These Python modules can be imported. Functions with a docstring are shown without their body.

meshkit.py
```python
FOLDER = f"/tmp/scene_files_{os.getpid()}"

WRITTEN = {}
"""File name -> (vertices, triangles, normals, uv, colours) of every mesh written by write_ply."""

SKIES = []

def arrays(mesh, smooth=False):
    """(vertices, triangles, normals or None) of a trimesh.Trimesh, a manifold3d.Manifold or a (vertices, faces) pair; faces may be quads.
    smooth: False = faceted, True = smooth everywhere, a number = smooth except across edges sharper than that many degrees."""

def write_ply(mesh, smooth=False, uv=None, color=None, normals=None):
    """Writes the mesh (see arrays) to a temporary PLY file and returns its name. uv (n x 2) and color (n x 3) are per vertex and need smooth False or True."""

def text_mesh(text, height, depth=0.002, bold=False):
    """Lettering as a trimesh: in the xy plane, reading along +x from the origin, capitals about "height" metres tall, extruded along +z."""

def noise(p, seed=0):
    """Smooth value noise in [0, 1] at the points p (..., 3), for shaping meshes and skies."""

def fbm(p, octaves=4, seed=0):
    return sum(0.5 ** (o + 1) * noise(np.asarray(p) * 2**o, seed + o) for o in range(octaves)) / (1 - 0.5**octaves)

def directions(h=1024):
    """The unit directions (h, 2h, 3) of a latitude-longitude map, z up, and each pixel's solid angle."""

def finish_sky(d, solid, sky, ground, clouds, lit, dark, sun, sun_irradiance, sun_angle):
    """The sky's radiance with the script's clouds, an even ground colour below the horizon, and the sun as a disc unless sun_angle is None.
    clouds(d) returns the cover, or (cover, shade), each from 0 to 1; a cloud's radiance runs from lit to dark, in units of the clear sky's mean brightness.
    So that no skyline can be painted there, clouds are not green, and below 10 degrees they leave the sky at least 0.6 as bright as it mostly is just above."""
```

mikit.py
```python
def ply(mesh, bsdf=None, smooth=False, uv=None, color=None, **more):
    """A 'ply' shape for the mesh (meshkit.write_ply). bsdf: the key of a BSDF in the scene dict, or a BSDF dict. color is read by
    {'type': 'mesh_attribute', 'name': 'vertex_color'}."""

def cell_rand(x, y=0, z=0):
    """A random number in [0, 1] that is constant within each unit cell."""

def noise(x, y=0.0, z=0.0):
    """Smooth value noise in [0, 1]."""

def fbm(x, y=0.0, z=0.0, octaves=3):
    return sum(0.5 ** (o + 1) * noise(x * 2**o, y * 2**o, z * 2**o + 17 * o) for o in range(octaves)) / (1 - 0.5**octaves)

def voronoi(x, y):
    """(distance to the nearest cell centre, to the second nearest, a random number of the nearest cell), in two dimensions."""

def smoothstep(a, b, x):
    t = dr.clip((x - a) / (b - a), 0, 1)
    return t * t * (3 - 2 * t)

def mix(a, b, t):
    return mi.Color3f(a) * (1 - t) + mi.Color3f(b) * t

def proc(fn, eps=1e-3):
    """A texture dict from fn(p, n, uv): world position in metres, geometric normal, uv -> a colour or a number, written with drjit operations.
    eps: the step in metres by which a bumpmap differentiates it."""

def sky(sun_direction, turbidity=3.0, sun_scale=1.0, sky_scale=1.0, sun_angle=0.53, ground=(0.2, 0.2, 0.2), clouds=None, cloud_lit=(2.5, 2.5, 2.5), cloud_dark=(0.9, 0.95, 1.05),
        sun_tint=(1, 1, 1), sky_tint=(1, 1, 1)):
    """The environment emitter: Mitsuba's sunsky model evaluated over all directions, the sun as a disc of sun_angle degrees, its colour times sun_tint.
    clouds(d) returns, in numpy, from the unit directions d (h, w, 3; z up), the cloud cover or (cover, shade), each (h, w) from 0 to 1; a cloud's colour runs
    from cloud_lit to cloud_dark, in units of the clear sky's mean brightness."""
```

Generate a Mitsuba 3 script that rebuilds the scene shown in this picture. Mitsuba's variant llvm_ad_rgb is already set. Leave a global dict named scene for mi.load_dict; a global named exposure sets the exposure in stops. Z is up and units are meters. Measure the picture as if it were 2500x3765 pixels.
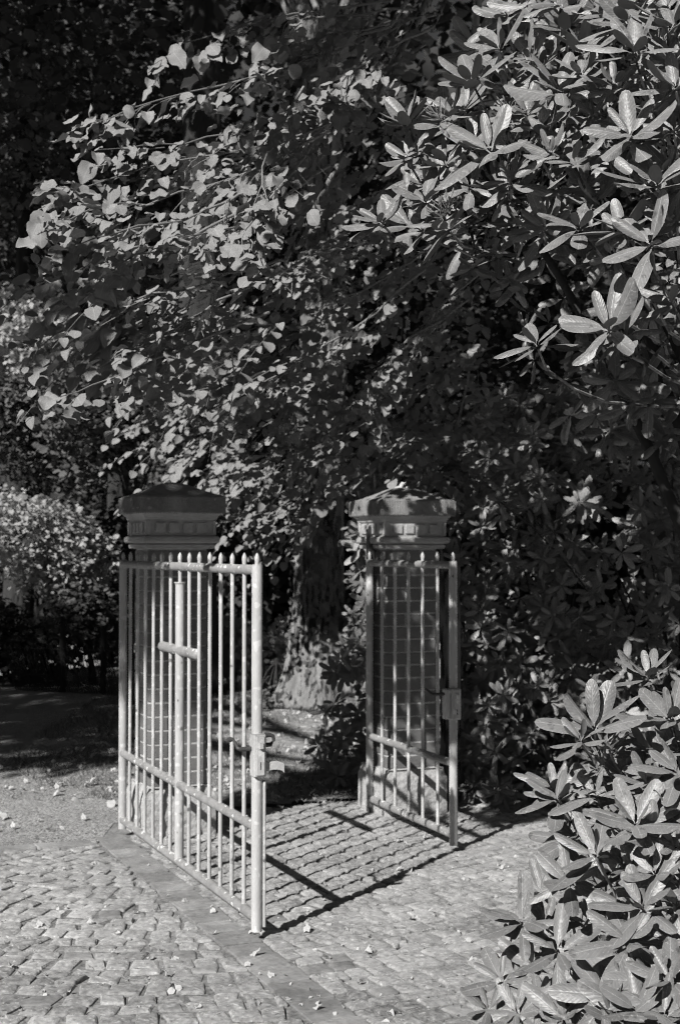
import math
import numpy as np
import trimesh
import drjit as dr
import mitsuba as mi
import mikit
from mikit import proc, noise, fbm, voronoi, smoothstep, ply
import meshkit
from shapely.geometry import Polygon, box as sbox

T = mi.ScalarTransform4f
R = np.random.default_rng(11)
scene, labels = {}, {}

# ------------------------------------------------------------------ camera, daylight, exposure
FPX = 5200.0                                   # focal length in pixels of a 2500 px wide picture
PITCH = math.atan(134.5 / FPX)
EYE = np.array([0.0, 0.0, 1.6])
FWD = np.array([0, math.cos(PITCH), math.sin(PITCH)])
UPV = np.array([0, -math.sin(PITCH), math.cos(PITCH)])
scene['camera'] = {'type': 'thinlens', 'fov': 2 * math.degrees(math.atan(1250 / FPX)), 'fov_axis': 'x',
                   'aperture_radius': 0.0036, 'focus_distance': 3.8, 'near_clip': 0.05, 'far_clip': 400.0,
                   'to_world': T().look_at(origin=EYE.tolist(), target=(EYE + FWD).tolist(), up=[0, 0, 1])}
SUN = np.array([-0.410, -0.731, 0.546])
# black-and-white picture: neutral sky and neutral sun
scene['sky'] = mikit.sky(SUN.tolist(), turbidity=3, clouds=lambda d: 1.0, cloud_lit=(0.13, 0.13, 0.13),
                         sun_tint=(0.811, 1.0, 1.418))
exposure = 2.27


def at_y(px, py, y):
    r = FWD + np.array([1.0, 0, 0]) * (px - 1250) / FPX - UPV * (py - 1882.5) / FPX
    return EYE + r * y / r[1]


def at_z(px, py, z):
    r = FWD + np.array([1.0, 0, 0]) * (px - 1250) / FPX - UPV * (py - 1882.5) / FPX
    return EYE + r * (z - 1.6) / r[2]


def unit(a):
    a = np.asarray(a, float)
    return a / (np.linalg.norm(a, axis=-1, keepdims=True) + 1e-12)


def grey(g):
    return {'type': 'rgb', 'value': [float(g)] * 3}


# ------------------------------------------------------------------ materials (all grey: the photograph is black-and-white)
def g3(x):
    return mi.Color3f(x)


def principled(tex, rough=0.7, spec=0.4, bump=None, bscale=1.0, **more):
    b = {'type': 'principled', 'base_color': tex, 'roughness': rough, 'specular': spec, **more}
    if bump is not None:
        b = {'type': 'bumpmap', 'arbitrary': bump, 'scale': bscale, 'bsdf': b}
    return {'type': 'twosided', 'bsdf': b}


def sett_col(p, n, uv, tone=0.315):
    c = tone + 0.18 * (fbm(p.x * 5, p.y * 7, 3.0, 2) - 0.5)
    c = c + 0.30 * (fbm(p.x * 60, p.y * 60, p.z * 60, 3) - 0.5)
    sp = smoothstep(0.72, 0.9, noise(p.x * 120, p.y * 120, p.z * 120))
    return g3(dr.clip(c + 0.16 * sp - 0.05 * smoothstep(.65, .85, noise(p.x * 140, p.y * 140, 9)), 0.05, 0.7))


def sett_bump(p, n, uv):
    return fbm(p.x * 55, p.y * 55, p.z * 55, 4) * 0.007


def slab_col(p, n, uv):
    c = 0.28 + 0.22 * (fbm(p.x * 8, p.y * 8, 5.0, 3) - 0.5) + 0.16 * (fbm(p.x * 60, p.y * 60, 2.0, 3) - 0.5)
    return g3(dr.clip(c, 0.04, 0.5))


def slab_bump(p, n, uv):
    return fbm(p.x * 45, p.y * 45, p.z * 45, 3) * 0.003


def sand_col(p, n, uv):
    c = 0.20 + 0.14 * (fbm(p.x * 3.1, p.y * 3.1, 1.0, 3) - 0.5) + 0.22 * (fbm(p.x * 60, p.y * 60, 4.0, 3) - 0.5)
    return g3(dr.clip(c, 0.04, 0.5))


def sand_bump(p, n, uv):
    return fbm(p.x * 80, p.y * 80, 1.0, 4) * 0.012


def gravel_col(p, n, uv):
    d, d2, r = voronoi(p.x * 70, p.y * 70)
    c = 0.32 + 0.24 * (r - 0.5) + 0.12 * (fbm(p.x * 2, p.y * 2, 8.0, 3) - 0.5) - 0.16 * smoothstep(0.35, 0.62, d)
    return g3(dr.clip(c, 0.05, 0.65))


def gravel_bump(p, n, uv):
    d, d2, r = voronoi(p.x * 70, p.y * 70)
    return (1 - d * d) * 0.006 + r * 0.004


def soil_col(p, n, uv):
    c = 0.25 + 0.16 * (fbm(p.x * 1.7, p.y * 1.7, 1.0, 3) - 0.5) + 0.16 * (fbm(p.x * 24, p.y * 24, 4.0, 3) - 0.5)
    sp = smoothstep(0.70, 0.80, noise(p.x * 26, p.y * 20, 3.3))
    return g3(dr.clip(c + 0.22 * sp, 0.03, 0.6))


def soil_bump(p, n, uv):
    return fbm(p.x * 22, p.y * 22, 1.0, 4) * 0.04


def brick_col(p, n, uv):
    c = 0.15 + 0.07 * (fbm(p.x * 5, p.y * 5, p.z * 13, 2) - 0.5) + 0.06 * (fbm(p.x * 90, p.y * 90, p.z * 90, 3) - 0.5)
    return g3(dr.clip(c, 0.03, 0.5))


def mortar_col(p, n, uv):
    return g3(0.45 + 0.2 * (fbm(p.x * 60, p.y * 60, p.z * 60, 3) - 0.5))


def stone_col(p, n, uv):
    c = 0.40 + 0.20 * (fbm(p.x * 12, p.y * 12, p.z * 12, 3) - 0.5) + 0.12 * (fbm(p.x * 120, p.y * 120, p.z * 120, 2) - 0.5)
    return g3(dr.clip(c, 0.05, 0.6))


def lid_col(p, n, uv):      # weather-blackened top stone
    c = 0.21 + 0.26 * (fbm(p.x * 11, p.y * 11, p.z * 7, 4) - 0.5) + 0.06 * (fbm(p.x * 100, p.y * 100, p.z * 100, 2) - 0.5)
    sp = smoothstep(0.78, 0.88, noise(p.x * 40, p.y * 40, p.z * 40))
    return g3(dr.clip(c + 0.12 * sp, 0.02, 0.5))


def stone_bump(p, n, uv):
    return fbm(p.x * 70, p.y * 70, p.z * 70, 3) * 0.003


def rock_col(p, n, uv):
    c = 0.40 + 0.16 * (fbm(p.x * 14, p.y * 14, p.z * 14, 3) - 0.5) + 0.2 * (fbm(p.x * 130, p.y * 130, p.z * 130, 2) - 0.5)
    return g3(dr.clip(c, 0.05, 0.75))


def rock_bump(p, n, uv):
    return fbm(p.x * 40, p.y * 40, p.z * 40, 4) * 0.012


def paint_col(p, n, uv):
    c = 0.48 + 0.16 * (fbm(p.x * 14, p.y * 14, p.z * 6, 3) - 0.5) + 0.16 * (fbm(p.x * 40, p.y * 40, p.z * 2.5, 3) - 0.5)
    spots = smoothstep(0.72, 0.80, noise(p.x * 55, p.y * 55, p.z * 38))
    rust = smoothstep(0.74, 0.82, fbm(p.x * 30, p.y * 30, p.z * 22 + 5, 3))
    top = dr.clip(n.z, 0, 1)                   # dirt and lichen lie on the upper sides of the rails
    dirt = smoothstep(0.15, 0.8, top) * (0.5 + 0.5 * fbm(p.x * 25, p.y * 25, p.z * 25, 3))
    c = c + 0.14 * spots - 0.30 * rust - 0.26 * dirt
    return g3(dr.clip(c, 0.06, 0.85))


def dull_col(p, n, uv):                         # the rails: older, stained paint with bright chips
    c = 0.29 + 0.16 * (fbm(p.x * 22, p.y * 22, p.z * 22, 3) - 0.5) + 0.10 * (fbm(p.x * 70, p.y * 70, p.z * 70, 2) - 0.5)
    chips = smoothstep(0.80, 0.84, noise(p.x * 48, p.y * 48, p.z * 48))
    return g3(dr.clip(c + 0.4 * chips, 0.06, 0.85))


def paint_bump(p, n, uv):
    return fbm(p.x * 110, p.y * 110, p.z * 80, 3) * 0.0012


def bark_col(p, n, uv):
    c = 0.23 + 0.26 * (fbm(p.x * 16, p.y * 16, p.z * 3.2, 3) - 0.5) + 0.12 * (fbm(p.x * 60, p.y * 60, p.z * 25, 2) - 0.5)
    cr = smoothstep(0.52, 0.40, fbm(p.x * 34, p.y * 34, p.z * 6 + 7, 3))
    return g3(dr.clip(c - 0.17 * cr, 0.03, 0.5))


def bark_bump(p, n, uv):
    return fbm(p.x * 20, p.y * 20, p.z * 4.5, 4) * 0.05


def rhodo_col(p, n, uv):
    v = dr.abs(uv.y - 0.5)
    c = 0.178 + 0.11 * (fbm(p.x * 9, p.y * 9, p.z * 9, 2) - 0.5) + 0.06 * (fbm(p.x * 40, p.y * 40, p.z * 40, 2) - 0.5) + 0.028 * (fbm(p.x * 160, p.y * 160, p.z * 160, 2) - 0.5)
    mid = 1 - smoothstep(0.012, 0.04, v)
    s = uv.x * 11 - v * 5
    vein = 1 - smoothstep(0.03, 0.12, dr.abs(s - dr.floor(s) - 0.5))
    edge = smoothstep(0.455, 0.495, v)
    spot = smoothstep(0.80, 0.86, noise(p.x * 170, p.y * 170, p.z * 170))
    blot = smoothstep(0.66, 0.74, fbm(p.x * 38 + 3, p.y * 38, p.z * 38, 3))
    return g3(dr.clip(c + 0.10 * mid + 0.03 * vein + 0.05 * edge + 0.09 * spot - 0.07 * blot, 0.03, 0.6))


def rhodo_bump(p, n, uv):
    v = dr.abs(uv.y - 0.5)
    s = uv.x * 11 - v * 5
    t = s - dr.floor(s) - 0.5
    return (1 - smoothstep(0.0, 0.05, v)) * -0.0006 + dr.abs(t) * 0.0007 + fbm(p.x * 90, p.y * 90, p.z * 90, 3) * 0.0017


def linden_col(p, n, uv):
    v = dr.abs(uv.y - 0.5)
    c = 0.26 + 0.14 * (fbm(p.x * 12, p.y * 12, p.z * 12, 2) - 0.5)
    mid = 1 - smoothstep(0.01, 0.04, v)
    s = uv.x * 7 - v * 6
    vein = 1 - smoothstep(0.03, 0.14, dr.abs(s - dr.floor(s) - 0.5))
    return g3(c + 0.06 * mid + 0.028 * vein)


def twig_col(p, n, uv):
    return g3(0.24 + 0.16 * (fbm(p.x * 40, p.y * 40, p.z * 40, 3) - 0.5))


scene['mat_sett'] = principled(proc(sett_col), 0.75, 0.35, proc(sett_bump), 1.0)
scene['mat_sett_dark'] = principled(proc(lambda p, n, uv: sett_col(p, n, uv, 0.265)), 0.72, 0.35, proc(sett_bump), 1.0)
scene['mat_sett_light'] = principled(proc(lambda p, n, uv: sett_col(p, n, uv, 0.36)), 0.78, 0.35, proc(sett_bump), 1.0)
scene['mat_slab_dark'] = principled(proc(lambda p, n, uv: slab_col(p, n, uv) * 0.82), 0.6, 0.4, proc(slab_bump), 1.0)
scene['mat_slab'] = principled(proc(slab_col), 0.6, 0.4, proc(slab_bump), 1.0)
scene['mat_sand'] = principled(proc(sand_col), 0.9, 0.2, proc(sand_bump), 1.0)
scene['mat_gravel'] = principled(proc(gravel_col), 0.9, 0.2, proc(gravel_bump), 1.0)
scene['mat_soil'] = principled(proc(soil_col), 0.9, 0.2, proc(soil_bump), 1.0)
scene['mat_brick'] = principled(proc(brick_col), 0.45, 0.5)
scene['mat_mortar'] = principled(proc(mortar_col), 0.9, 0.2)
scene['mat_stone'] = principled(proc(stone_col), 0.85, 0.25, proc(stone_bump), 1.0)
scene['mat_lid'] = principled(proc(lid_col), 0.85, 0.25, proc(stone_bump), 1.0)
scene['mat_rock'] = principled(proc(rock_col), 0.9, 0.2, proc(rock_bump), 1.0)
scene['mat_paint'] = principled(proc(paint_col), 0.38, 0.5, proc(paint_bump), 1.0)
scene['mat_paint_dull'] = principled(proc(dull_col), 0.5, 0.4, proc(paint_bump), 1.0)
scene['mat_bark'] = principled(proc(bark_col), 0.9, 0.15, proc(bark_bump), 1.0)
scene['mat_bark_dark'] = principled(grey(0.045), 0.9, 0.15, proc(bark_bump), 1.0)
scene['mat_twig'] = principled(proc(twig_col), 0.8, 0.2)
scene['mat_iron'] = principled(grey(0.06), 0.45, 0.5)
scene['mat_zinc'] = principled(grey(0.30), 0.5, 0.5)
scene['mat_wood'] = principled(proc(bark_col), 0.9, 0.1)
scene['mat_rhodo'] = {'type': 'twosided', 'bsdf': {'type': 'bumpmap', 'arbitrary': proc(rhodo_bump), 'scale': 1.0, 'bsdf': {'type': 'principled', 'base_color': proc(rhodo_col), 'roughness': 0.47, 'specular': 0.85}},
                      'back': {'type': 'principled', 'base_color': grey(0.15), 'roughness': 0.75, 'specular': 0.2}}
scene['mat_linden'] = {'type': 'principledthin', 'base_color': proc(linden_col), 'roughness': 0.5, 'diff_trans': 0.12, 'eta': 1.75}
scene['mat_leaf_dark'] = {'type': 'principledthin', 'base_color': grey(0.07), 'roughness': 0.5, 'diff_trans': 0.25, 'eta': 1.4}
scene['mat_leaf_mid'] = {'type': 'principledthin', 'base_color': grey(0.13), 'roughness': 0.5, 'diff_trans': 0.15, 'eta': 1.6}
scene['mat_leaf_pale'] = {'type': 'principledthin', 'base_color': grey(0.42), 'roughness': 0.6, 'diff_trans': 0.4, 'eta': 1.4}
scene['mat_grass'] = {'type': 'principledthin', 'base_color': grey(0.13), 'roughness': 0.6, 'diff_trans': 0.5, 'eta': 1.4}
scene['mat_dry'] = {'type': 'principledthin', 'base_color': grey(0.62), 'roughness': 0.7, 'diff_trans': 0.4, 'eta': 1.3}


# ------------------------------------------------------------------ names
count = {}


def numbered(key):
    k = count.get(key, 0)
    count[key] = k + 1
    return key if k == 0 else f'{key}_{k:03d}'


def put(key, shape, m=None, **tags):
    key = numbered(key)
    if m is not None:
        shape = {**shape, 'to_world': T(np.asarray(m).tolist())}
    scene[key] = shape
    if tags:
        labels[key] = dict(tags)
    return key


def thing(name, label, category, group=None):
    key = numbered(name)
    labels[key] = {'label': label, 'category': category}
    if group:
        labels[key]['group'] = group
    return key


# ------------------------------------------------------------------ mesh helpers
def tube_arrays(points, radii, sides=8, caps=True):
    p = np.asarray(points, float)
    r = np.broadcast_to(np.asarray(radii, float), (len(p),))
    t = unit(np.gradient(p, axis=0))
    ref = np.array([0.31, 0.17, 0.93]) if abs(t[0][2]) < 0.8 else np.array([0.95, 0.2, 0.1])
    a = unit(np.cross(t, ref))
    b = np.cross(t, a)
    ang = np.arange(sides) * 2 * np.pi / sides
    v = p[:, None] + r[:, None, None] * (np.cos(ang)[None, :, None] * a[:, None] + np.sin(ang)[None, :, None] * b[:, None])
    i, j = np.meshgrid(np.arange(len(p) - 1), np.arange(sides), indexing='ij')
    q = np.stack([i * sides + j, i * sides + (j + 1) % sides, (i + 1) * sides + (j + 1) % sides, (i + 1) * sides + j], -1).reshape(-1, 4)
    f = np.vstack([q[:, [0, 1, 2]], q[:, [0, 2, 3]]])
    v = v.reshape(-1, 3)
    if caps:
        n = len(v)
        v = np.vstack([v, p[:1], p[-1:]])
        k = np.arange(sides)
        f = np.vstack([f, np.stack([(k + 1) % sides, k, k * 0 + n], 1),
                       np.stack([k + (len(p) - 1) * sides, (k + 1) % sides + (len(p) - 1) * sides, k * 0 + n + 1], 1)])
    return v, f


def join(parts):
    vs, fs, at = [], [], 0
    for v, f in parts:
        vs.append(np.asarray(v, float))
        fs.append(np.asarray(f) + at)
        at += len(v)
    return np.vstack(vs), np.vstack(fs)


def tm(vf):
    return trimesh.Trimesh(vf[0], vf[1], process=False)


def box_arrays(size, chamfer=0.0, frame=None, origin=(0, 0, 0)):
    """A box centred on the origin with chamfered edges; frame: rows are its x, y, z axes."""
    s = np.asarray(size, float) / 2
    if chamfer > 0:
        c = min(chamfer, *(s * 0.9))
        pts = []
        for k in range(3):
            e = s - c
            e[k] = s[k]
            for sg in np.ndindex(2, 2, 2):
                pts.append((np.array(sg) * 2 - 1) * e)
        h = trimesh.convex.convex_hull(np.array(pts))
        v, f = np.array(h.vertices), np.array(h.faces)
    else:
        b = trimesh.creation.box(extents=2 * s)
        v, f = np.array(b.vertices), np.array(b.faces)
    if frame is not None:
        v = v @ np.asarray(frame)
    return v + np.asarray(origin), f


def lathe(profile, sides=20):
    """profile: (radius, z) rows, bottom to top."""
    p = np.asarray(profile, float)
    a = np.arange(sides) * 2 * np.pi / sides
    v = np.stack([p[:, None, 0] * np.cos(a), p[:, None, 0] * np.sin(a), np.repeat(p[:, 1:2], sides, 1)], -1).reshape(-1, 3)
    i, j = np.meshgrid(np.arange(len(p) - 1), np.arange(sides), indexing='ij')
    q = np.stack([i * sides + j, i * sides + (j + 1) % sides, (i + 1) * sides + (j + 1) % sides, (i + 1) * sides + j], -1).reshape(-1, 4)
    return v, np.vstack([q[:, [0, 1, 2]], q[:, [0, 2, 3]]])


def square_loft(profile, per=1):
    """profile: (half width, z) rows -> a square-plan solid with capped ends."""
    p = np.asarray(profile, float)
    c = []
    cor = np.array([[-1, -1], [1, -1], [1, 1], [-1, 1.0]])
    for k in range(4):
        for t in np.arange(per) / per:
            c.append(cor[k] * (1 - t) + cor[(k + 1) % 4] * t)
    c = np.array(c)
    m = len(c)
    v = np.concatenate([np.hstack([c * w, np.full((m, 1), z)]) for w, z in p])
    i, j = np.meshgrid(np.arange(len(p) - 1), np.arange(m), indexing='ij')
    q = np.stack([i * m + j, i * m + (j + 1) % m, (i + 1) * m + (j + 1) % m, (i + 1) * m + j], -1).reshape(-1, 4)
    f = np.vstack([q[:, [0, 1, 2]], q[:, [0, 2, 3]]])
    n = len(v)
    v = np.vstack([v, [[0, 0, p[0, 1]], [0, 0, p[-1, 1]]]])
    k = np.arange(m)
    f = np.vstack([f, np.stack([(k + 1) % m, k, k * 0 + n], 1), np.stack([k + (len(p) - 1) * m, (k + 1) % m + (len(p) - 1) * m, k * 0 + n + 1], 1)])
    return v, f


def place(vf, m):
    return vf[0] @ m[:3, :3].T + m[:3, 3], vf[1]


def pose(origin, x, up, scale=1.0):
    """Matrix whose x axis runs along x, z as near to up as possible."""
    x = unit(x)
    y = unit(np.cross(up, x))
    z = np.cross(x, y)
    m = np.eye(4)
    m[:3, :3] = np.stack([x, y, z], 1) * scale
    m[:3, 3] = origin
    return m


# ------------------------------------------------------------------ leaves
def leaf_grid(xs, ws, cols, bend, fold, roll, wave=0.0, seed=0):
    """One leaf of length 1 along x; ws: half widths; returns (v, f, uv)."""
    r = np.random.default_rng(seed)
    xs, ws = np.asarray(xs, float), np.asarray(ws, float)
    c = np.linspace(-1, 1, cols)
    X = np.repeat(xs[:, None], cols, 1)
    Y = ws[:, None] * c[None]
    Z = fold * np.abs(Y) - roll * (Y / max(ws.max(), 1e-6)) ** 2 * ws.max() - bend * X ** 2
    Z = Z + wave * np.sin(X * 9 + r.uniform(0, 6)) * np.abs(c)[None] * ws[:, None]
    v = np.stack([X, Y, Z], -1).reshape(-1, 3)
    uv = np.stack([X, np.repeat((c[None] + 1) / 2, len(xs), 0)], -1).reshape(-1, 2)
    i, j = np.meshgrid(np.arange(len(xs) - 1), np.arange(cols - 1), indexing='ij')
    a = i * cols + j
    q = np.stack([a, a + cols, a + cols + 1, a + 1], -1).reshape(-1, 4)
    return v, np.vstack([q[:, [0, 1, 2]], q[:, [0, 2, 3]]]), uv


RX = np.array([0, .06, .11, .20, .34, .50, .66, .80, .91, .97, 1.0])
RW = np.array([.012, .012, .035, .095, .138, .158, .158, .144, .112, .066, .0])
RHODO = [leaf_grid(RX, RW * w, 5, b, 0.22, rl, .05, k) for k, (w, b, rl) in enumerate(
    [(1.0, .10, .6), (1.12, .02, .5), (.92, .24, .75), (1.05, -.08, .55), (.82, .40, .9), (1.15, .14, .4), (1.0, .30, .7), (.76, .05, .6), (.95, .16, .45), (1.08, -.02, .8)])]
RHODO_LOW = [leaf_grid(RX[[0, 2, 4, 6, 8, 10]], RW[[0, 2, 4, 6, 8, 10]] * w, 3, b, .2, rl, 0, k) for k, (w, b, rl) in enumerate([(1.05, .1, .4), (1.1, .25, .5), (.95, 0, .4)])]
LX = np.array([-.08, 0, .10, .22, .36, .50, .64, .78, .90, .97, 1.0])
LW = np.array([.17, .33, .44, .49, .50, .48, .42, .32, .18, .07, .0])
JAG = 1 + 0.03 * np.array([1, -1, 1, -1, 1, -1, 1, -1, 1, -1, 1])
LINDEN = [leaf_grid(LX, LW * JAG * w, 5, b, fo, rl, wv, k) for k, (w, b, fo, rl, wv) in enumerate(
    [(1, .12, .25, .2, .12), (.95, .30, .1, .4, .2), (1.05, -.05, .35, .0, .18), (.9, .45, .3, .2, .25), (.8, .2, .6, .1, .2)])]
LINDEN_LOW = [leaf_grid(LX[[0, 2, 4, 6, 8, 10]], LW[[0, 2, 4, 6, 8, 10]] * w, 3, b, fo, 0, 0, k) for k, (w, b, fo) in enumerate([(1, .15, .25), (.9, .35, .4), (1.05, 0, .1)])]
QUAD = [leaf_grid([0, .3, .7, 1], [.0, .36, .33, .0], 3, b, fo, 0, 0, k) for k, (b, fo) in enumerate([(.1, .3), (.3, .1)])]


class Leaves:
    """Collects leaf poses of one thing; the ones that show largest become parts, the rest one part."""

    def __init__(self, templates, low=None):
        self.t, self.low, self.items = templates, low or templates, []

    def add(self, m, k=None):
        self.items.append((m, R.integers(len(self.t)) if k is None else k))

    def finish(self, key, mat, limit, part='leaf', rest='foliage'):
        ms = np.array([m for m, _ in self.items])
        ks = np.array([k for _, k in self.items])
        size = np.linalg.norm(ms[:, :3, 0], axis=1)
        c = ms[:, :3, 3] + ms[:, :3, 0] * 0.5 - EYE
        w = c @ FWD
        px, py = FPX * c[:, 0] / w, FPX * (c @ UPV) / w
        seen = (np.abs(px) < 1250) & (np.abs(py) < 1882) & (w > 0)
        score = np.where(seen, size / np.maximum(w, .1), 0)
        top = np.argsort(-score)[:limit]
        top = top[score[top] > 0]
        shapes = {}
        for i in top:
            k = ks[i]
            if k not in shapes:
                v, f, uv = self.t[k]
                shapes[k] = ply((v, f), mat, True, uv=uv)
            put(f'{key}__{part}', shapes[k], ms[i])
        left = np.setdiff1d(np.arange(len(ms)), top)
        if len(left):
            stuff(f'{key}__{rest}' if limit or key not in count else key, self.low, ms[left], ks[left] % len(self.low), mat)


def stuff(key, templates, ms, ks, mat, tag=True):
    vs, fs, us, at = [], [], [], 0
    for k in range(len(templates)):
        m = ms[ks == k]
        if not len(m):
            continue
        v, f, uv = templates[k]
        vs.append((np.einsum('kij,nj->kni', m[:, :3, :3], v) + m[:, None, :3, 3]).reshape(-1, 3))
        fs.append((f[None] + (np.arange(len(m)) * len(v))[:, None, None]).reshape(-1, 3) + at)
        us.append(np.tile(uv, (len(m), 1)))
        at += len(m) * len(v)
    key = put(key, ply((np.vstack(vs), np.vstack(fs)), mat, True, uv=np.vstack(us)))
    if tag:
        labels.setdefault(key, {})['kind'] = 'stuff'
    return key


def poses(pts, size, up=(0, 0, 1), spread=0.8, droop=0.25, jitter=0.35, rng=R):
    """Random leaf poses at the points: leaf axis roughly level and drooping, leaf face roughly up."""
    n = len(pts)
    d = rng.normal(size=(n, 3))
    d[:, 2] = d[:, 2] * spread * .6 - droop
    d = unit(d)
    u = unit(np.asarray(up) + rng.normal(size=(n, 3)) * spread)
    y = unit(np.cross(u, d))
    z = np.cross(d, y)
    s = size * np.exp(rng.normal(size=n) * jitter * .6)
    m = np.tile(np.eye(4), (n, 1, 1))
    m[:, :3, :3] = np.stack([d, y, z], -1) * s[:, None, None]
    m[:, :3, 3] = pts
    return m


def clump_points(centres, radii, n, rng=R, shell=0.45):
    """n points spread over ellipsoid clumps, thicker towards their skins."""
    centres, radii = np.atleast_2d(centres).astype(float), np.asarray(radii, float)
    if radii.ndim == 1:
        radii = np.repeat(radii[:, None], 3, 1) if len(radii) == len(centres) else np.tile(radii, (len(centres), 1))
    vol = np.prod(radii, 1) ** (2 / 3)
    k = rng.choice(len(centres), n, p=vol / vol.sum())
    d = unit(rng.normal(size=(n, 3)))
    r = shell + (1 - shell) * rng.uniform(size=n) ** .5
    r *= 0.8 + 0.4 * meshkit.noise(centres[k] * 3.1 + d * 2.3)
    return centres[k] + d * radii[k] * r[:, None]


def trunk_arrays(base, top, r0, r1, flare=1.6, seg=14, sides=16, bend=0.12, seed=1):
    r = np.random.default_rng(seed)
    t = np.linspace(0, 1, seg) ** 1.5
    base, top = np.asarray(base, float), np.asarray(top, float)
    h = np.linalg.norm(top - base)
    p = base + (top - base) * t[:, None]
    w = np.cumsum(r.normal(size=(seg, 2)), 0) * bend * .2
    p[:, :2] += w * t[:, None]
    rad = r0 + (r1 - r0) * t
    rad = rad * (1 + (flare - 1) * np.exp(-t * h / 0.42))
    v, f = tube_arrays(p, rad, sides)
    c = np.repeat(p, sides, 0)
    d = v[:-2] - c
    a = np.arctan2(d[:, 1], d[:, 0])
    hh = np.repeat(t * h, sides)
    lob = 1 + (0.05 + 0.14 * np.exp(-hh / .3)) * np.sin(a * 5 + seed) + 0.04 * np.sin(a * 11 + seed * 2 + hh)
    v[:-2, :2] = c[:, :2] + d[:, :2] * lob[:, None]
    return v, f


def bezier(a, b, c, n=7):
    t = np.linspace(0, 1, n)[:, None]
    return (1 - t) ** 2 * np.asarray(a) + 2 * t * (1 - t) * np.asarray(b) + t ** 2 * np.asarray(c)


# ------------------------------------------------------------------ the frame of the gateway
U2 = unit(np.array([0.3838, -0.9234]))         # along the open leaves, towards the camera
V2 = np.array([0.9234, 0.3838])                # across the gateway, to the right and away
U = np.array([*U2, 0.0])
V = np.array([*V2, 0.0])
ZA = np.array([0, 0, 1.0])
PL = np.array([-0.964, 8.08, 0])               # pillar centres
PR = np.array([0.380, 8.72, 0])
HL = np.array([-1.215, 7.940, 0])              # hinge post of the wide leaf
NL = np.array([-0.342, 5.840, 0])              # its free post
HR = np.array([0.180, 8.615, 0])
NR = np.array([0.600, 7.520, 0])


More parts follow.
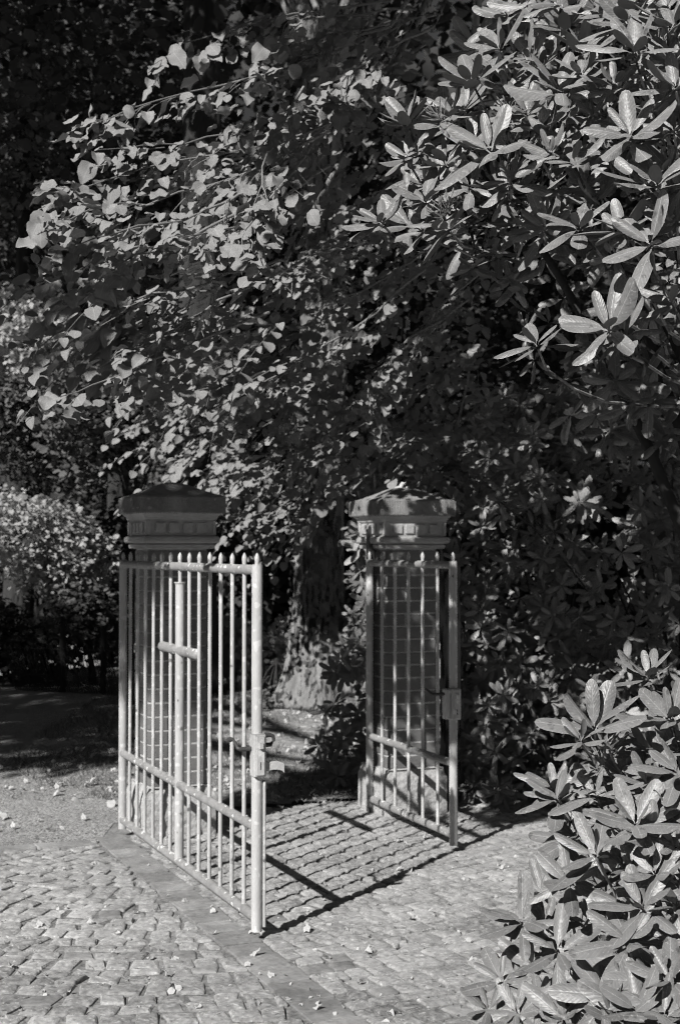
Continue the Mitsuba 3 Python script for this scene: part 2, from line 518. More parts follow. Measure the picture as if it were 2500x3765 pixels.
def uv2(p):
    """Ground point -> coordinates along U2 and V2 from the wide leaf's hinge."""
    q = np.asarray(p)[..., :2] - HL[:2]
    return q @ U2, q @ V2


def from_uv(a, b):
    return HL[:2] + np.multiply.outer(a, U2) + np.multiply.outer(b, V2)


# ------------------------------------------------------------------ the ground
def ground_sheet(key, poly, z, mat, step, amp, freq, seed=0, kind='structure', skirt=None):
    """A gently uneven sheet over a polygon."""
    x0, y0, x1, y1 = poly.bounds
    xs, ys = np.arange(x0, x1 + step, step), np.arange(y0, y1 + step, step)
    gx, gy = np.meshgrid(xs, ys, indexing='ij')
    from shapely import contains_xy
    inside = contains_xy(poly.buffer(step * 0.01), gx + step / 2, gy + step / 2)
    p = np.stack([gx, gy, gx * 0], -1)
    zz = z + amp * (meshkit.fbm(p * freq + 7.7 * seed, 3, seed) - 0.5)
    v = np.stack([gx, gy, zz], -1).reshape(-1, 3)
    n = len(ys)
    i, j = np.nonzero(inside[:-1, :-1])
    a = i * n + j
    f = np.vstack([np.stack([a, a + n, a + n + 1], 1), np.stack([a, a + n + 1, a + 1], 1)])
    used = np.unique(f)
    remap = np.zeros(len(v), int)
    remap[used] = np.arange(len(used))
    return put(key, ply((v[used], remap[f]), mat, True), kind=kind)


ground_sheet('ground', sbox(-130, -60, 130, 160), -0.06, 'mat_soil', 10.0, 0.0, 1.0)
edge_l = from_uv(np.array([0.06]), np.array([-3.5]))[0]
edge_r = from_uv(np.array([-0.55]), np.array([3.0]))[0]
paved = Polygon([from_uv(0.05, -2.6), from_uv(0.05, 0.02), from_uv(-0.55, 0.12), from_uv(-0.55, 3.0), (2.6, 3.2), (-2.6, 3.2), (-3.2, 6.6)])
ground_sheet('pavement', sbox(-3.6, 3.0, 3.2, 9.6), -0.0085, 'mat_sand', 0.05, 0.004, 1.9, 3)
labels['pavement'].update(label='worn granite sett paving before the gateway, strewn with dry leaves')

# gutter of flat dark slabs running along the wide leaf
setts = []                                      # (polygon, kind)
a = 0.0
GL, GRT = -0.165, 0.012                          # gutter's edges, across
while a < 4.6:
    L = R.uniform(0.17, 0.225)
    q = [from_uv(a + .006, GL + .004 + R.normal() * .005), from_uv(a + L - .006, GL + .004 + R.normal() * .005), from_uv(a + L - .006 + R.normal() * .004, GRT - .004 + R.normal() * .005), from_uv(a + .006, GRT - .004 + R.normal() * .005)]
    setts.append((Polygon(q), 'gutter'))
    a += L
# edging slabs between setts and gravel
b = -0.17
while b > -2.7:
    L = R.uniform(0.22, 0.36)
    q = [from_uv(.05, b - .005), from_uv(.05, b - L + .005), from_uv(.05 + R.uniform(.12, .15), b - L + .005), from_uv(.05 + R.uniform(.12, .15), b - .005)]
    setts.append((Polygon(q), 'edge'))
    b -= L
left_area = Polygon([from_uv(.20, -2.8), from_uv(.20, GL - .004), from_uv(4.6, GL - .004), from_uv(4.6, -2.8)]).intersection(sbox(-2.2, 4.3, 2.5, 9.5))
right_area = Polygon([from_uv(-.5, .15), from_uv(-.5, 2.6), from_uv(4.6, 2.6), from_uv(4.6, GRT + .004), from_uv(0.0, GRT + .004), from_uv(-.1, .15)]).intersection(sbox(-2.2, 4.3, 1.75, 9.5))


def fan(centre, area, pitch, width, a0, a1, r0, r1, seed, wob):
    r = np.random.default_rng(seed)
    radii = [r0]
    while radii[-1] < r1:
        radii.append(radii[-1] + r.uniform(*pitch))
    for k in range(len(radii) - 1):
        ra, rb = radii[k] + .006, radii[k + 1] - .006
        t = a0 + r.uniform(0, .05)
        ph = r.uniform(0, 6)

        def at(rad, ang, edge):
            rad = rad + wob * math.sin(ang * 9 + edge * 1.7) + r.normal() * .005
            return (centre[0] + rad * math.sin(ang), centre[1] - rad * math.cos(ang))

        while t < a1:
            w = r.uniform(*width) / ra
            g = .0065 / ra
            sk = r.normal() * .012 / ra
            q = Polygon([at(ra, t + g, k), at(rb, t + g + sk, k + 1), at(rb, t + w - g + sk, k + 1), at(ra, t + w - g, k)])
            if q.is_valid and area.contains(q):
                setts.append((q, 'sett'))
            elif q.is_valid and q.intersects(area):
                c = q.intersection(area)
                if c.geom_type == 'Polygon' and c.area > 0.0035:
                    setts.append((c.convex_hull, 'sett'))
            t += w


fan((-0.95, 8.1), left_area, (.094, .120), (.090, .128), -1.0, .9, .2, 4.4, 5, .012)
fan((-3.3, 12.6), right_area, (.094, .120), (.090, .128), .15, 1.3, 3.2, 9.5, 6, .010)


def sett_mesh(poly, kind):
    ring = poly.exterior
    if poly.area < 1e-4:
        return None
    n = 10 if kind == 'sett' else 12
    cor = np.array(ring.coords)[:-1]
    # boundary points: the corners slightly rounded, plus points between
    pts = []
    for i in range(len(cor)):
        p0, p1, p2 = cor[i - 1], cor[i], cor[(i + 1) % len(cor)]
        rr = 0.008 if kind == 'sett' else 0.004
        l0, l1 = np.linalg.norm(p0 - p1), np.linalg.norm(p2 - p1)
        pts.append(p1 + (p0 - p1) / l0 * min(rr, l0 * .3))
        pts.append(p1 + (p2 - p1) / l1 * min(rr, l1 * .3))
    pts = np.array(pts)
    if kind == 'sett':
        pts = pts + R.normal(size=pts.shape) * .0030
    area2 = np.sum(pts[:, 0] * np.roll(pts[:, 1], -1) - pts[:, 1] * np.roll(pts[:, 0], -1))
    if area2 < 0:
        pts = pts[::-1]
    m, c = len(pts), pts.mean(0)
    d = unit(pts - c)
    dist = np.linalg.norm(pts - c, axis=1, keepdims=True)
    h = R.normal() * (.0017 if kind == 'sett' else .0012)
    tilt = R.normal(size=2) * (.010 if kind == 'sett' else .007)
    inset = .009 if kind == 'sett' else .004
    drop = .0050 if kind == 'sett' else .003
    crown = .0018 if kind == 'sett' else .0
    r1 = pts
    r2 = pts - d * np.minimum(inset, dist * .4)
    r3 = c + (pts - c) * 0.45
    def z(q, off):
        return h + off + (q - c) @ tilt
    rough = R.normal(size=(2, m)) * (.0018 if kind == 'sett' else .0003)
    v = np.vstack([np.c_[r1, np.full(m, -.05)], np.c_[r1, z(r1, -drop)], np.c_[r2, z(r2, 0) + rough[0]], np.c_[r3, z(r3, crown) + rough[1]], [[*c, z(c, crown)]]])
    k = np.arange(m)
    k1 = (k + 1) % m
    f = []
    for s in range(3):
        f += [np.stack([k + s * m, k1 + s * m, k1 + s * m + m], 1), np.stack([k + s * m, k1 + s * m + m, k + s * m + m], 1)]
    f.append(np.stack([k + 3 * m, k1 + 3 * m, k * 0 + 4 * m], 1))
    return v, np.vstack(f)


def seen_size(poly):
    c = np.array([*poly.centroid.coords[0], 0]) - EYE
    w = c @ FWD
    x, y = FPX * c[0] / w, FPX * (c @ UPV) / w
    if abs(x) > 1300 or abs(y) > 1930:
        return 0
    return poly.area * (FPX / w) ** 2 * 1.6 / w


order = sorted(range(len(setts)), key=lambda i: -seen_size(setts[i][0]))
rest, n_sett = [], 0
for i in order:
    poly, kind = setts[i]
    mesh = sett_mesh(poly, kind)
    if mesh is None:
        continue
    tone = R.uniform()
    mat = ('mat_slab_dark' if tone < .4 else 'mat_slab') if kind in ('gutter', 'edge') or R.uniform() < .06 else ('mat_sett_dark' if tone < .25 else 'mat_sett_light' if tone > .72 else 'mat_sett')
    name = {'gutter': 'gutter_slab', 'edge': 'edging_slab', 'sett': 'sett'}[kind]
    if kind == 'sett':
        n_sett += 1
    if kind == 'sett' and (n_sett > 300 or seen_size(poly) == 0):
        rest.append(mesh)
    elif seen_size(poly) > 0:
        put('pavement__' + name, ply(tm(mesh), mat, 40))
if rest:
    put('pavement__far_setts', ply(tm(join(rest)), 'mat_sett', 40), kind='stuff')

path = Polygon([from_uv(.14, -5.5), from_uv(.14, -.19), from_uv(-.3, .0), (-1.2, 8.6), (-1.5, 10.5), (-2.0, 14), (-3.0, 20), (-9, 24), (-9, 6)])
ground_sheet('gravel_path', path, -0.003, 'mat_gravel', 0.04, 0.014, 1.9, 5)
lawn = sbox(-12, 8.2, 8, 26).difference(path.buffer(-0.02)).difference(Polygon([from_uv(-.5, .0), from_uv(-.5, 3), from_uv(3, 3), from_uv(3, 0)]).buffer(0.0)).difference(Polygon([from_uv(0.3, -.2), from_uv(.3, .2), from_uv(-.5, .2), from_uv(-.5, -.2)]))
ground_sheet('lawn', lawn, 0.012, 'mat_soil', 0.10, 0.06, 0.9, 8)

# ------------------------------------------------------------------ gate pillars
SW = 0.345                                     # shaft width
COURSE = 0.0775
Z0 = 0.275                                     # top of the rough stone base
NC = 17
ZT = Z0 + NC * COURSE + 0.006


def chamfered_brick(x0, x1, y0, y1, z0, z1, corner):
    """A brick in plan x0..x1, y0..y1; corner (sx, sy) = the pillar corner that it carries, cut at 45 degrees."""
    c = 0.028
    pts = [(x0, y0), (x1, y0), (x1, y1), (x0, y1)]
    out = []
    for (x, y) in pts:
        if corner and ((x == x1) == (corner[0] > 0)) and ((y == y1) == (corner[1] > 0)):
            sx, sy = corner
            a_, b_ = (x - sx * c, y), (x, y - sy * c)
            out += [a_, b_] if sx * sy < 0 else [b_, a_]
        else:
            out.append((x, y))
    p = Polygon(out)
    outer = np.array(p.exterior.coords)[:-1]
    if np.sum(outer[:, 0] * np.roll(outer[:, 1], -1) - outer[:, 1] * np.roll(outer[:, 0], -1)) < 0:
        outer = outer[::-1]
    ins = np.array([q + unit(outer.mean(0) - q) * .003 for q in outer])
    e = .0022
    pts3 = np.vstack([np.c_[ins, np.full(len(ins), z0)], np.c_[outer, np.full(len(outer), z0 + e)], np.c_[outer, np.full(len(outer), z1 - e)], np.c_[ins, np.full(len(ins), z1)]])
    h = trimesh.convex.convex_hull(pts3)
    return np.array(h.vertices), np.array(h.faces)


def build_pillar(key, c, seed):
    r = np.random.default_rng(seed)
    M = np.eye(4)
    # local x = V (across), local y = -U (away); the near face is y = -half
    M[:3, :3] = np.stack([V, -U, ZA], 1)
    M[:3, 3] = c
    h = SW / 2

    def add(part, vf, mat, smooth=False, **tags):
        return put(f'{key}__{part}', ply(tm(place(vf, M)), mat, smooth), **tags)

    shaft = add('shaft', square_loft([(h - .004, Z0 - .02), (h - .004, ZT)]), 'mat_mortar')
    # the core's corners would show past the chamfered bricks: use an octagonal core
    cc = .030
    hh = h - .0045
    octo = [(-hh + cc, -hh), (hh - cc, -hh), (hh, -hh + cc), (hh, hh - cc), (hh - cc, hh), (-hh + cc, hh), (-hh, hh - cc), (-hh, -hh + cc)]
    ex = trimesh.creation.extrude_polygon(Polygon(octo), ZT - Z0 + .02, engine='earcut')
    ex.apply_translation([0, 0, Z0 - .02])
    scene[shaft] = ply(tm(place((np.array(ex.vertices), np.array(ex.faces)), M)), 'mat_mortar')
    long, short, j = SW * 0.655, SW * 0.345, 0.0045
    for k in range(NC):
        z0, z1 = Z0 + .006 + k * COURSE, Z0 + .006 + (k + 1) * COURSE - .010
        if k % 2 == 0:
            rects = [(-h, -h + long - j, -h, -h + short - j, (-1, -1)), (-h + long + j, h, -h, -h + long - j, (1, -1)),
                     (-h + short + j, h, h - short + j, h, (1, 1)), (-h, -h + short - j, -h + short + j, h, (-1, 1))]
        else:
            rects = [(-h + short + j, h, -h, -h + short - j, (1, -1)), (h - short + j, h, -h + short + j, h, (1, 1)),
                     (-h, -h + long - j, h - short + j, h, (-1, 1)), (-h, -h + short - j, -h, -h + long - j, (-1, -1))]
        for (x0, x1, y0, y1, cor) in rects:
            o = r.normal(size=2) * .0009
            add('shaft__brick', chamfered_brick(x0 + o[0], x1 + o[0], y0 + o[1], y1 + o[1], z0 + r.normal() * .0006, z1 + r.normal() * .0006, cor), 'mat_brick')

    # rough-faced base: four blocks, the near and left faces hacked
    bh = .205
    n = 9
    for bx, (x0, x1, y0, y1) in enumerate([(-bh, bh, -bh, -.04), (-bh, .02, -.036, bh), (.024, bh, -.036, bh)]):
        s = trimesh.creation.box(bounds=[[x0, y0, -.05], [x1, y1, Z0 - .002]])
        s = s.subdivide_to_size(.028)
        v, f = np.array(s.vertices), np.array(s.faces)
        m_ = trimesh.Trimesh(v, f, process=True)
        v, f = np.array(m_.vertices), np.array(m_.faces)
        for ax, sg in ((0, -1), (0, 1), (1, -1), (1, 1)):
            on = np.abs(v[:, ax] - sg * bh) < 1e-6
            if not on.any():
                continue
            t = np.clip((v[on, 2] - (Z0 - .06)) / .058, 0, 1)          # chamfer up to the shaft
            bul = meshkit.fbm(v[on] * 17 + 5 * bx + seed, 3) * .030 - .010
            lowm = np.clip((Z0 - .075 - v[on, 2]) / .02, 0, 1)
            edge = np.clip(np.minimum(v[on, 1 - ax] + bh, bh - v[on, 1 - ax]) / .03, 0, 1)
            v[on, ax] += sg * (bul * lowm * edge - t * .027)
        add('base_block', (v, f), 'mat_rock', 30)

    # stone head: fillet, band, frieze with raised panels, cornice, tooled lid with swept top
    z = ZT
    add('neck_moulding', square_loft([(.172, z), (.196, z + .002), (.200, z + .022), (.190, z + .030)]), 'mat_stone')
    add('band', square_loft([(.186, z + .030), (.211, z + .033), (.219, z + .040), (.221, z + .052), (.219, z + .064), (.212, z + .071), (.190, z + .0745)]), 'mat_stone', 25)
    zf = z + .0745
    fz = .088
    frieze = add('frieze', square_loft([(.196, zf), (.196, zf + .010), (.196, zf + fz)]), 'mat_stone')
    for face in range(4):
        ca, sa = [(1, 0), (0, 1), (-1, 0), (0, -1)][face]
        rot = np.array([[ca, -sa, 0], [sa, ca, 0], [0, 0, 1]])
        for q in (-.118, -.040, .040, .118):
            bm = box_arrays((.056, .018, .056), .003)
            add('frieze__panel', ((bm[0] + [q, -.200, zf + .044]) @ rot.T, bm[1]), 'mat_stone')
        for q in (-.190, .190):
            bm = box_arrays((.026, .020, fz - .006), .002)
            if q < 0:
                add('frieze__corner_strip', ((bm[0] + [q, -.194, zf + .044]) @ rot.T, bm[1]), 'mat_stone')
    zc = zf + fz
    add('cornice', square_loft([(.204, zc), (.208, zc + .008), (.213, zc + .020), (.224, zc + .030), (.228, zc + .036), (.21, zc + .038)]), 'mat_stone', 30)
    zl = zc + .036
    # lid: vertical face tooled with upright grooves
    m = 46
    prof = [(.241, zl), (.246, zl + .006), (.246, zl + .088), (.241, zl + .096)]
    lv, lf = square_loft([(.215, zl - .001)] + prof, per=m * 2)
    ring = m * 8
    on = (np.abs(np.maximum(np.abs(lv[:, 0]), np.abs(lv[:, 1])) - .246) < 1e-4)
    idx = np.arange(len(lv)) % ring
    g = np.where(idx % 2 == 0, 1.0, -1.0) * .0016 * on
    g = g * np.clip(meshkit.noise(lv * 22 + seed) * 2 - .3, 0, 1.2)
    sc = 1 + g / .246
    lv[:, :2] *= sc[:, None]
    add('lid', (lv, lf), 'mat_lid')
    sw = [(.241, .0962), (.233, .100), (.215, .106), (.190, .115), (.150, .131), (.115, .149), (.085, .164), (.055, .174), (.025, .179), (.004, .180)]
    tv, tf = square_loft([(w, zl + q) for w, q in sw], per=8)
    # soften the four hips towards the top
    rr = np.maximum(np.abs(tv[:, 0]), np.abs(tv[:, 1]))
    round_ = np.clip((.15 - rr) / .15, 0, 1)
    cur = np.linalg.norm(tv[:, :2], axis=1) + 1e-9
    tv[:, :2] *= (1 + round_ * (rr / cur * 1.08 - 1) * .8)[:, None]
    tv[:, 2] += .006 * (meshkit.fbm(tv * 14 + seed, 3) - .5)
    add('lid__swept_top', (tv, tf), 'mat_lid', 50)


gp = thing('gate_pillar', 'brick gate pillar with carved stone head behind the wide open gate leaf, small plate on its face', 'pillar')
build_pillar(gp, PL, 3)
gp2 = thing('gate_pillar', 'brick gate pillar dappled with leaf shade beside the rhododendrons, narrow gate leaf in front of it', 'pillar')
build_pillar(gp2, PR, 8)

# small plate on the left pillar's near face
sg = thing('notice_plate', 'small grey notice plate with ruled lines fixed to the left brick pillar', 'sign')
FM = np.stack([V, -U, ZA])
near = PL + U * (SW / 2)
pc = near - V * .028 + ZA * 1.152
put(f'{sg}__plate', ply(tm(box_arrays((.155, .010, .215), .002, FM, pc + U * .009)), 'mat_zinc'))
for (x, z, w, hh) in [(.030, .086, .072, .0025), (.030, -.086, .072, .0025), (-.006, 0, .0025, .17), (.066, 0, .0025, .17),
                      (-.042, .083, .03, .004), (-.042, .048, .03, .005), (-.042, .024, .03, .003), (-.042, -.055, .03, .003)]:
    put(f'{sg}__ruled_line', ply(tm(box_arrays((w, .002, hh), 0, FM, pc + U * .0153 + V * x + ZA * z)), 'mat_iron'))


# ------------------------------------------------------------------ the gate leaves
def spike(top, r):
    return lathe([(r, 0), (r, .008), (r * 1.22, .020), (r * 1.15, .030), (r * .8, .040), (r * .35, .0475), (.0012, .0495)], 10)


def gate_leaf(key, H, N, bars, zb, zm, zt, rp, rb):
    H, N = H.astype(float), N.astype(float)
    d = unit(N - H)
    L = np.linalg.norm(N - H)

    def seg(part, a, b, rad, sides=16, n=2):
        t = np.linspace(0, 1, n)[:, None]
        return put(f'{key}__{part}', ply(tm(tube_arrays(a * (1 - t) + b * t, rad, sides)), 'mat_paint_dull' if 'rail' in part else 'mat_paint', 40))

    top = ZA * (zt + rp * 1.02)
    pts = [H + ZA * .035, H + top - ZA * .004, H + top]
    put(f'{key}__hinge_post', ply(tm(tube_arrays(pts, [rp, rp, rp * .85], 20)), 'mat_paint', 40))
    pts = [N + ZA * .030, N + top - ZA * .004, N + top]
    put(f'{key}__free_post', ply(tm(tube_arrays(pts, [rp, rp, rp * .85], 20)), 'mat_paint', 40))
    g = rp * .8
    for part, z, rr in (('bottom_rail', zb, rp * .97), ('middle_rail', zm, rp * .93), ('top_rail', zt, rp * .93)):
        seg(part, H + d * g + ZA * z, N - d * g + ZA * z, rr, 18)
    n = bars + 1
    for k in range(1, n):
        p = H + d * (L * k / n)
        lean = d * R.normal() * .002
        seg('bar', p + ZA * zb, p + lean + ZA * (zt + .012), rb * 1.0, 10)
    for k in range(0, n + 1):
        p = H + d * (L * k / n)
        sv, sf = spike(0, rb)
        put(f'{key}__spike', ply(tm((sv * [1, 1, R.uniform(.93, 1.05)] + p + ZA * (zt + (rp if 0 < k < n else rp * 1.0) - .002), sf)), 'mat_paint', 40))
        # weld beads where bars meet the lower rails
        for z, rr in ((zb, rp * .97), (zm, rp * .93)):
            if 0 < k < n and R.uniform() < .55:
                w = trimesh.creation.icosphere(subdivisions=1, radius=.006)
                w.apply_scale([1, 1, .6])
                w.apply_translation(p + ZA * (z + rr * .93) + d * R.choice([-1, 1]) * (rb + .003) + np.cross(ZA, d) * R.normal() * .006)
                put(f'{key}__weld_bead', ply(w, 'mat_paint', True))
    return d, L


gl = thing('gate_leaf', 'wide white steel bar gate leaf with spiked top swung open, bolt tube in its middle', 'gate')
dl, LL = gate_leaf(gl, HL, NL, 13, .085, .455, 1.512, .0225, .0094)
gr = thing('gate_leaf', 'narrow white-painted steel bar gate leaf open in front of the right brick pillar', 'gate')
dr_, LR = gate_leaf(gr, HR, NR, 5, .085, .462, 1.512, .0222, .0096)

# drop bolt guide tube and short cross rail on the wide leaf
mid = HL + dl * (LL * .5)
put(f'{gl}__bolt_tube', ply(tm(tube_arrays([mid + ZA * z for z in (.085, 1.42, 1.428, 1.434, 1.437)], [.0225, .0225, .024, .029, .0285], 18)), 'mat_paint', 40))
ra, rb_ = HL + dl * (LL * 4.95 / 14) + ZA * 1.105, HL + dl * (LL * 8.95 / 14) + ZA * 1.105
tt = np.linspace(0, 1, 11)
rad = np.array([.010, .022, .025, .0245, .0245, .0245, .0245, .0245, .025, .024, .011])
off = np.array([0, .012, .03, .12, .3, .5, .7, .85, .96, .985, 1.0])
put(f'{gl}__short_rail', ply(tm(tube_arrays(ra + (rb_ - ra) * off[:, None], rad, 18)), 'mat_paint_dull', 50))
# flat stop bar behind the free post
perp = V
put(f'{gl}__stop_bar', ply(tm(box_arrays((.012, .034, .60), .003, np.stack([V, -U, ZA]), NL + V * .029 + ZA * .345)), 'mat_paint'))


def lock(key, N, d, side, zc, hgt):
    """Lock case on the free post with bolt, keeper hook and lever."""
    F = np.stack([np.cross(d, ZA), d, ZA])      # x across, y along the leaf
    across = F[0]
    case = put(f'{key}__lock_case', ply(tm(box_arrays((.052, .058, hgt), .004, F, N + d * .014 + ZA * zc)), 'mat_paint'))
    put(f'{case}__face_plate', ply(tm(box_arrays((.036, .006, hgt - .016), .0015, F, N + d * .0455 + ZA * zc)), 'mat_paint'))
    put(f'{case}__keyhole', ply(tm(box_arrays((.004, .003, .032), .0005, F, N + d * .049 + ZA * (zc - .040) + across * .0)), 'mat_iron'))
    put(f'{case}__latch_bolt', ply(tm(box_arrays((.018, .016, .026), .002, F, N + d * .0555 + ZA * (zc + .042))), 'mat_paint'))
    # spindle and lever on one side, round grip on the other
    return F, across, case


F, across, case = lock(gl, NL, dl, 1, .752, .176)
s = N0 = NL + dl * .004 + ZA * .778
# lever on the left (away from the camera's right): spindle, neck and spoon-shaped end
le = [s - across * -.0 + across * .026 * 0 - V * .026, s - V * .075, s - V * .082 - U * .006 + ZA * .004, s - V * .086 - U * .030 + ZA * .026, s - V * .088 - U * .055 + ZA * .036, s - V * .09 - U * .085 + ZA * .030, s - V * .09 - U * .115 + ZA * .026]
put(f'{gl}__lever_handle', ply(tm(tube_arrays(le, [.0095, .0095, .008, .006, .006, .012, .006], 10)), 'mat_iron', 50))
kn = [s + V * .026 + ZA * .012, s + V * .060 + ZA * .012, s + V * .072 + ZA * .030, s + V * .070 + ZA * .046, s + V * .055 + ZA * .052, s + V * .034 + ZA * .052]
put(f'{gl}__pull_handle', ply(tm(tube_arrays(kn, [.010, .010, .008, .008, .009, .012], 10)), 'mat_iron', 50))
st = NL + dl * .02 + ZA * .702
cur = [(.026, 0), (.034, 0), (.060, .004), (.085, .004), (.105, -.003), (.112, -.012)]
pl = []
for (x, zz) in cur:
    for (yy, hz) in ((-.003, -.017), (.003, -.017), (.003, .017), (-.003, .017)):
        pl.append(st + V * x + U * yy + ZA * (zz + hz))
pf = []
for i in range(len(cur) - 1):
    for k in range(4):
        a_, b_ = i * 4 + k, i * 4 + (k + 1) % 4
        pf += [(a_, b_, b_ + 4), (a_, b_ + 4, a_ + 4)]
e = (len(cur) - 1) * 4
pf += [(0, 2, 1), (0, 3, 2), (e, e + 1, e + 2), (e, e + 2, e + 3)]
put(f'{gl}__stop_strap', ply(tm((np.array(pl), np.array(pf))), 'mat_paint'))

F, across, case = lock(gr, NR, dr_, 1, .778, .165)
put(f'{gr}__lock_box', ply(tm(box_arrays((.030, .050, .160), .004, F, NR - V * .040 + ZA * .778)), 'mat_paint'))
s = NR + ZA * .83 - V * .055
put(f'{gr}__lever_handle', ply(tm(tube_arrays([s, s - V * .05, s - V * .06 - U * .02, s - V * .06 - U * .06 + ZA * .012, s - V * .06 - U * .10 + ZA * .02], [.009, .009, .008, .007, .006], 10)), 'mat_iron', 50))

# square hinge post by the right pillar, and a weathered post beyond the pillar
hp = thing('hinge_post', 'dark square iron hinge post standing against the left side of the right brick pillar', 'post')
q0 = HR + V * .020 - U * .032
put(f'{hp}__shaft', ply(tm(box_arrays((.042, .042, 1.74), .003, np.stack([V, -U, ZA]), q0 + ZA * .85)), 'mat_iron'))
for z in (.30, 1.36):
    put(f'{hp}__hinge_strap', ply(tm(box_arrays((.018, .050, .036), .003, np.stack([V, -U, ZA]), (HR + q0) / 2 + ZA * z)), 'mat_iron'))
wp = thing('wooden_post', 'weathered wooden post behind the right edge of the right brick pillar', 'post')
w0 = at_y(1655, 2100, 9.0) * [1, 1, 0]
put(f'{wp}__shaft', ply(tm(box_arrays((.10, .10, 1.74), .006, np.stack([V, -U, ZA]), w0 + ZA * .80)), 'mat_wood'))


# ------------------------------------------------------------------ rhododendrons
def whorl(L, c, axis, n, size, open_=70, inner=True, rng=R, spread=14):
    axis = unit(axis)
    a = unit(np.cross(axis, [0.3, .9, .2]))
    b = np.cross(axis, a)
    ph = rng.uniform(0, 6.28)
    for i in range(n):
        az = ph + i * 2.39996 + rng.normal() * .12
        tier = i / max(n - 1, 1)
        th = math.radians(open_ * (.55 + .62 * tier) + rng.normal() * spread * .5)
        d = axis * math.cos(th) + (a * math.cos(az) + b * math.sin(az)) * math.sin(th)
        d = unit(d - ZA * .12 * tier)
        up = unit(axis - d * (axis @ d) + rng.normal(size=3) * .16)
        s = size * rng.uniform(.72, 1.12) * (0.72 + .28 * min(1, tier * 2))
        L.add(pose(c + d * .006 + axis * .012 * (1 - tier), d, up, s))


def stem(key, c, axis, root, part='stem', r0=.0065, r1=.0032):
    mid_ = c - unit(axis) * .22 + (root - c) * .12
    pts = bezier(c, mid_, root, 8)
    pts[1:-1] += R.normal(size=(6, 3)) * .012
    put(f'{key}__{part}', ply(tm(tube_arrays(pts, np.linspace(r1, r0, 8), 6)), 'mat_bark', True))


def seed_head(key, c, axis):
    parts = []
    for i in range(11):
        d = unit(unit(axis) + R.normal(size=3) * .55)
        e_ = c + d * R.uniform(.030, .055)
        pts = bezier(c, c + d * .02 + R.normal(size=3) * .006, e_, 4)
        parts.append(tube_arrays(pts, [.0009, .0008, .0012, .0020], 4))
        tip = [e_, e_ + d * .008, e_ + d * .014]
        parts.append(tube_arrays(tip, [.0022, .0026, .0008], 5))
    put(f'{key}__seed_head', ply(tm(join(parts)), 'mat_twig', True))


# --- lower right bush (x, y, leaf length in picture px, depth, axis)
low_bush = thing('rhododendron_bush', 'low sunlit rhododendron bush at the lower right corner with leathery oblong leaves', 'shrub')
LB = Leaves(RHODO)
AX = np.array([-.27, -.48, .82])
lowlist = [(2388, 2505, 120, 3.75, 55), (2187, 2697, 172, 3.55, 48), (2469, 2657, 150, 3.6, 52), (2140, 2740, 95, 3.5, 65), (2240, 2760, 85, 3.6, 60),
           (2494, 2858, 150, 3.5, 70), (2038, 2914, 100, 3.75, 65), (2196, 2939, 130, 3.55, 66), (2050, 2957, 112, 3.6, 68), (2339, 3044, 155, 3.4, 66),
           (2475, 2988, 140, 3.45, 66), (2196, 3162, 165, 3.4, 64), (2091, 3261, 150, 3.45, 70), (1923, 3404, 150, 3.5, 74), (2053, 3509, 150, 3.4, 74),
           (2311, 3478, 165, 3.25, 74), (2367, 3354, 150, 3.3, 62), (2162, 3404, 95, 3.5, 60), (2235, 3672, 160, 3.25, 76), (1985, 3702, 110, 3.4, 66),
           (2475, 3491, 140, 3.3, 72), (2072, 3757, 120, 3.3, 66), (2345, 3733, 180, 3.15, 74), (2444, 3757, 150, 3.1, 70), (2246, 3760, 130, 3.2, 60),
           (2400, 3080, 120, 3.4, 66), (2494, 3354, 120, 3.3, 62), (2320, 3218, 120, 3.5, 70), (2413, 3230, 130, 3.35, 70), (2122, 3088, 110, 3.6, 70),
           (2290, 2860, 120, 3.7, 66), (2400, 2780, 130, 3.65, 66), (2300, 2960, 110, 3.7, 70), (2380, 2900, 120, 3.55, 66), (2230, 3300, 120, 3.55, 66),
           (2190, 3560, 130, 3.4, 72), (2400, 3620, 140, 3.2, 70), (2130, 3640, 120, 3.45, 74), (2490, 2770, 140, 3.7, 60), (2080, 3100, 100, 3.7, 70),
           (1990, 3290, 90, 3.7, 74), (2340, 3120, 120, 3.6, 70), (1850, 3620, 110, 3.5, 72), (1905, 3740, 120, 3.4, 70), (1965, 3570, 110, 3.5, 74), (1880, 3490, 100, 3.6, 76), (1800, 3730, 100, 3.45, 70), (2010, 3420, 110, 3.6, 70), (2485, 3120, 130, 3.4, 66), (2470, 3620, 150, 3.15, 70)]
roots = [at_y(2560, 3700, 4.2), at_y(2640, 3300, 4.1), at_y(2500, 3900, 3.9), at_y(2620, 3000, 4.2)]
for (px, py, ln, y, op) in lowlist:
    c = at_y(px, py, y)
    ax = unit(AX + R.normal(size=3) * .16 + np.array([(px - 2350) * .0004, 0, 0]))
    whorl(LB, c, ax, int(R.integers(8, 12)), ln * y / FPX * 1.34, op)
    rt = min(roots, key=lambda q: np.linalg.norm(q - c))
    stem(low_bush, c, ax, rt)
for _ in range(95):                             # shaded inside of the bush
    t = R.uniform()
    py = R.uniform(2560, 3800)
    xl = np.interp(py, [2400, 2700, 2950, 3200, 3400, 3700], [2420, 2200, 2090, 2150, 2010, 2060])
    c = at_y(R.uniform(xl + 70, 2680), py, R.uniform(4.1, 4.9))
    whorl(LB, c, AX + R.normal(size=3) * .35, int(R.integers(6, 10)), R.uniform(.085, .115), 78)
for (px, py) in ((2225, 2815), (2450, 3435), (2330, 3215)):
    seed_head(low_bush, at_y(px, py, 3.55), AX)
LB.finish(low_bush, 'mat_rhodo', 300)

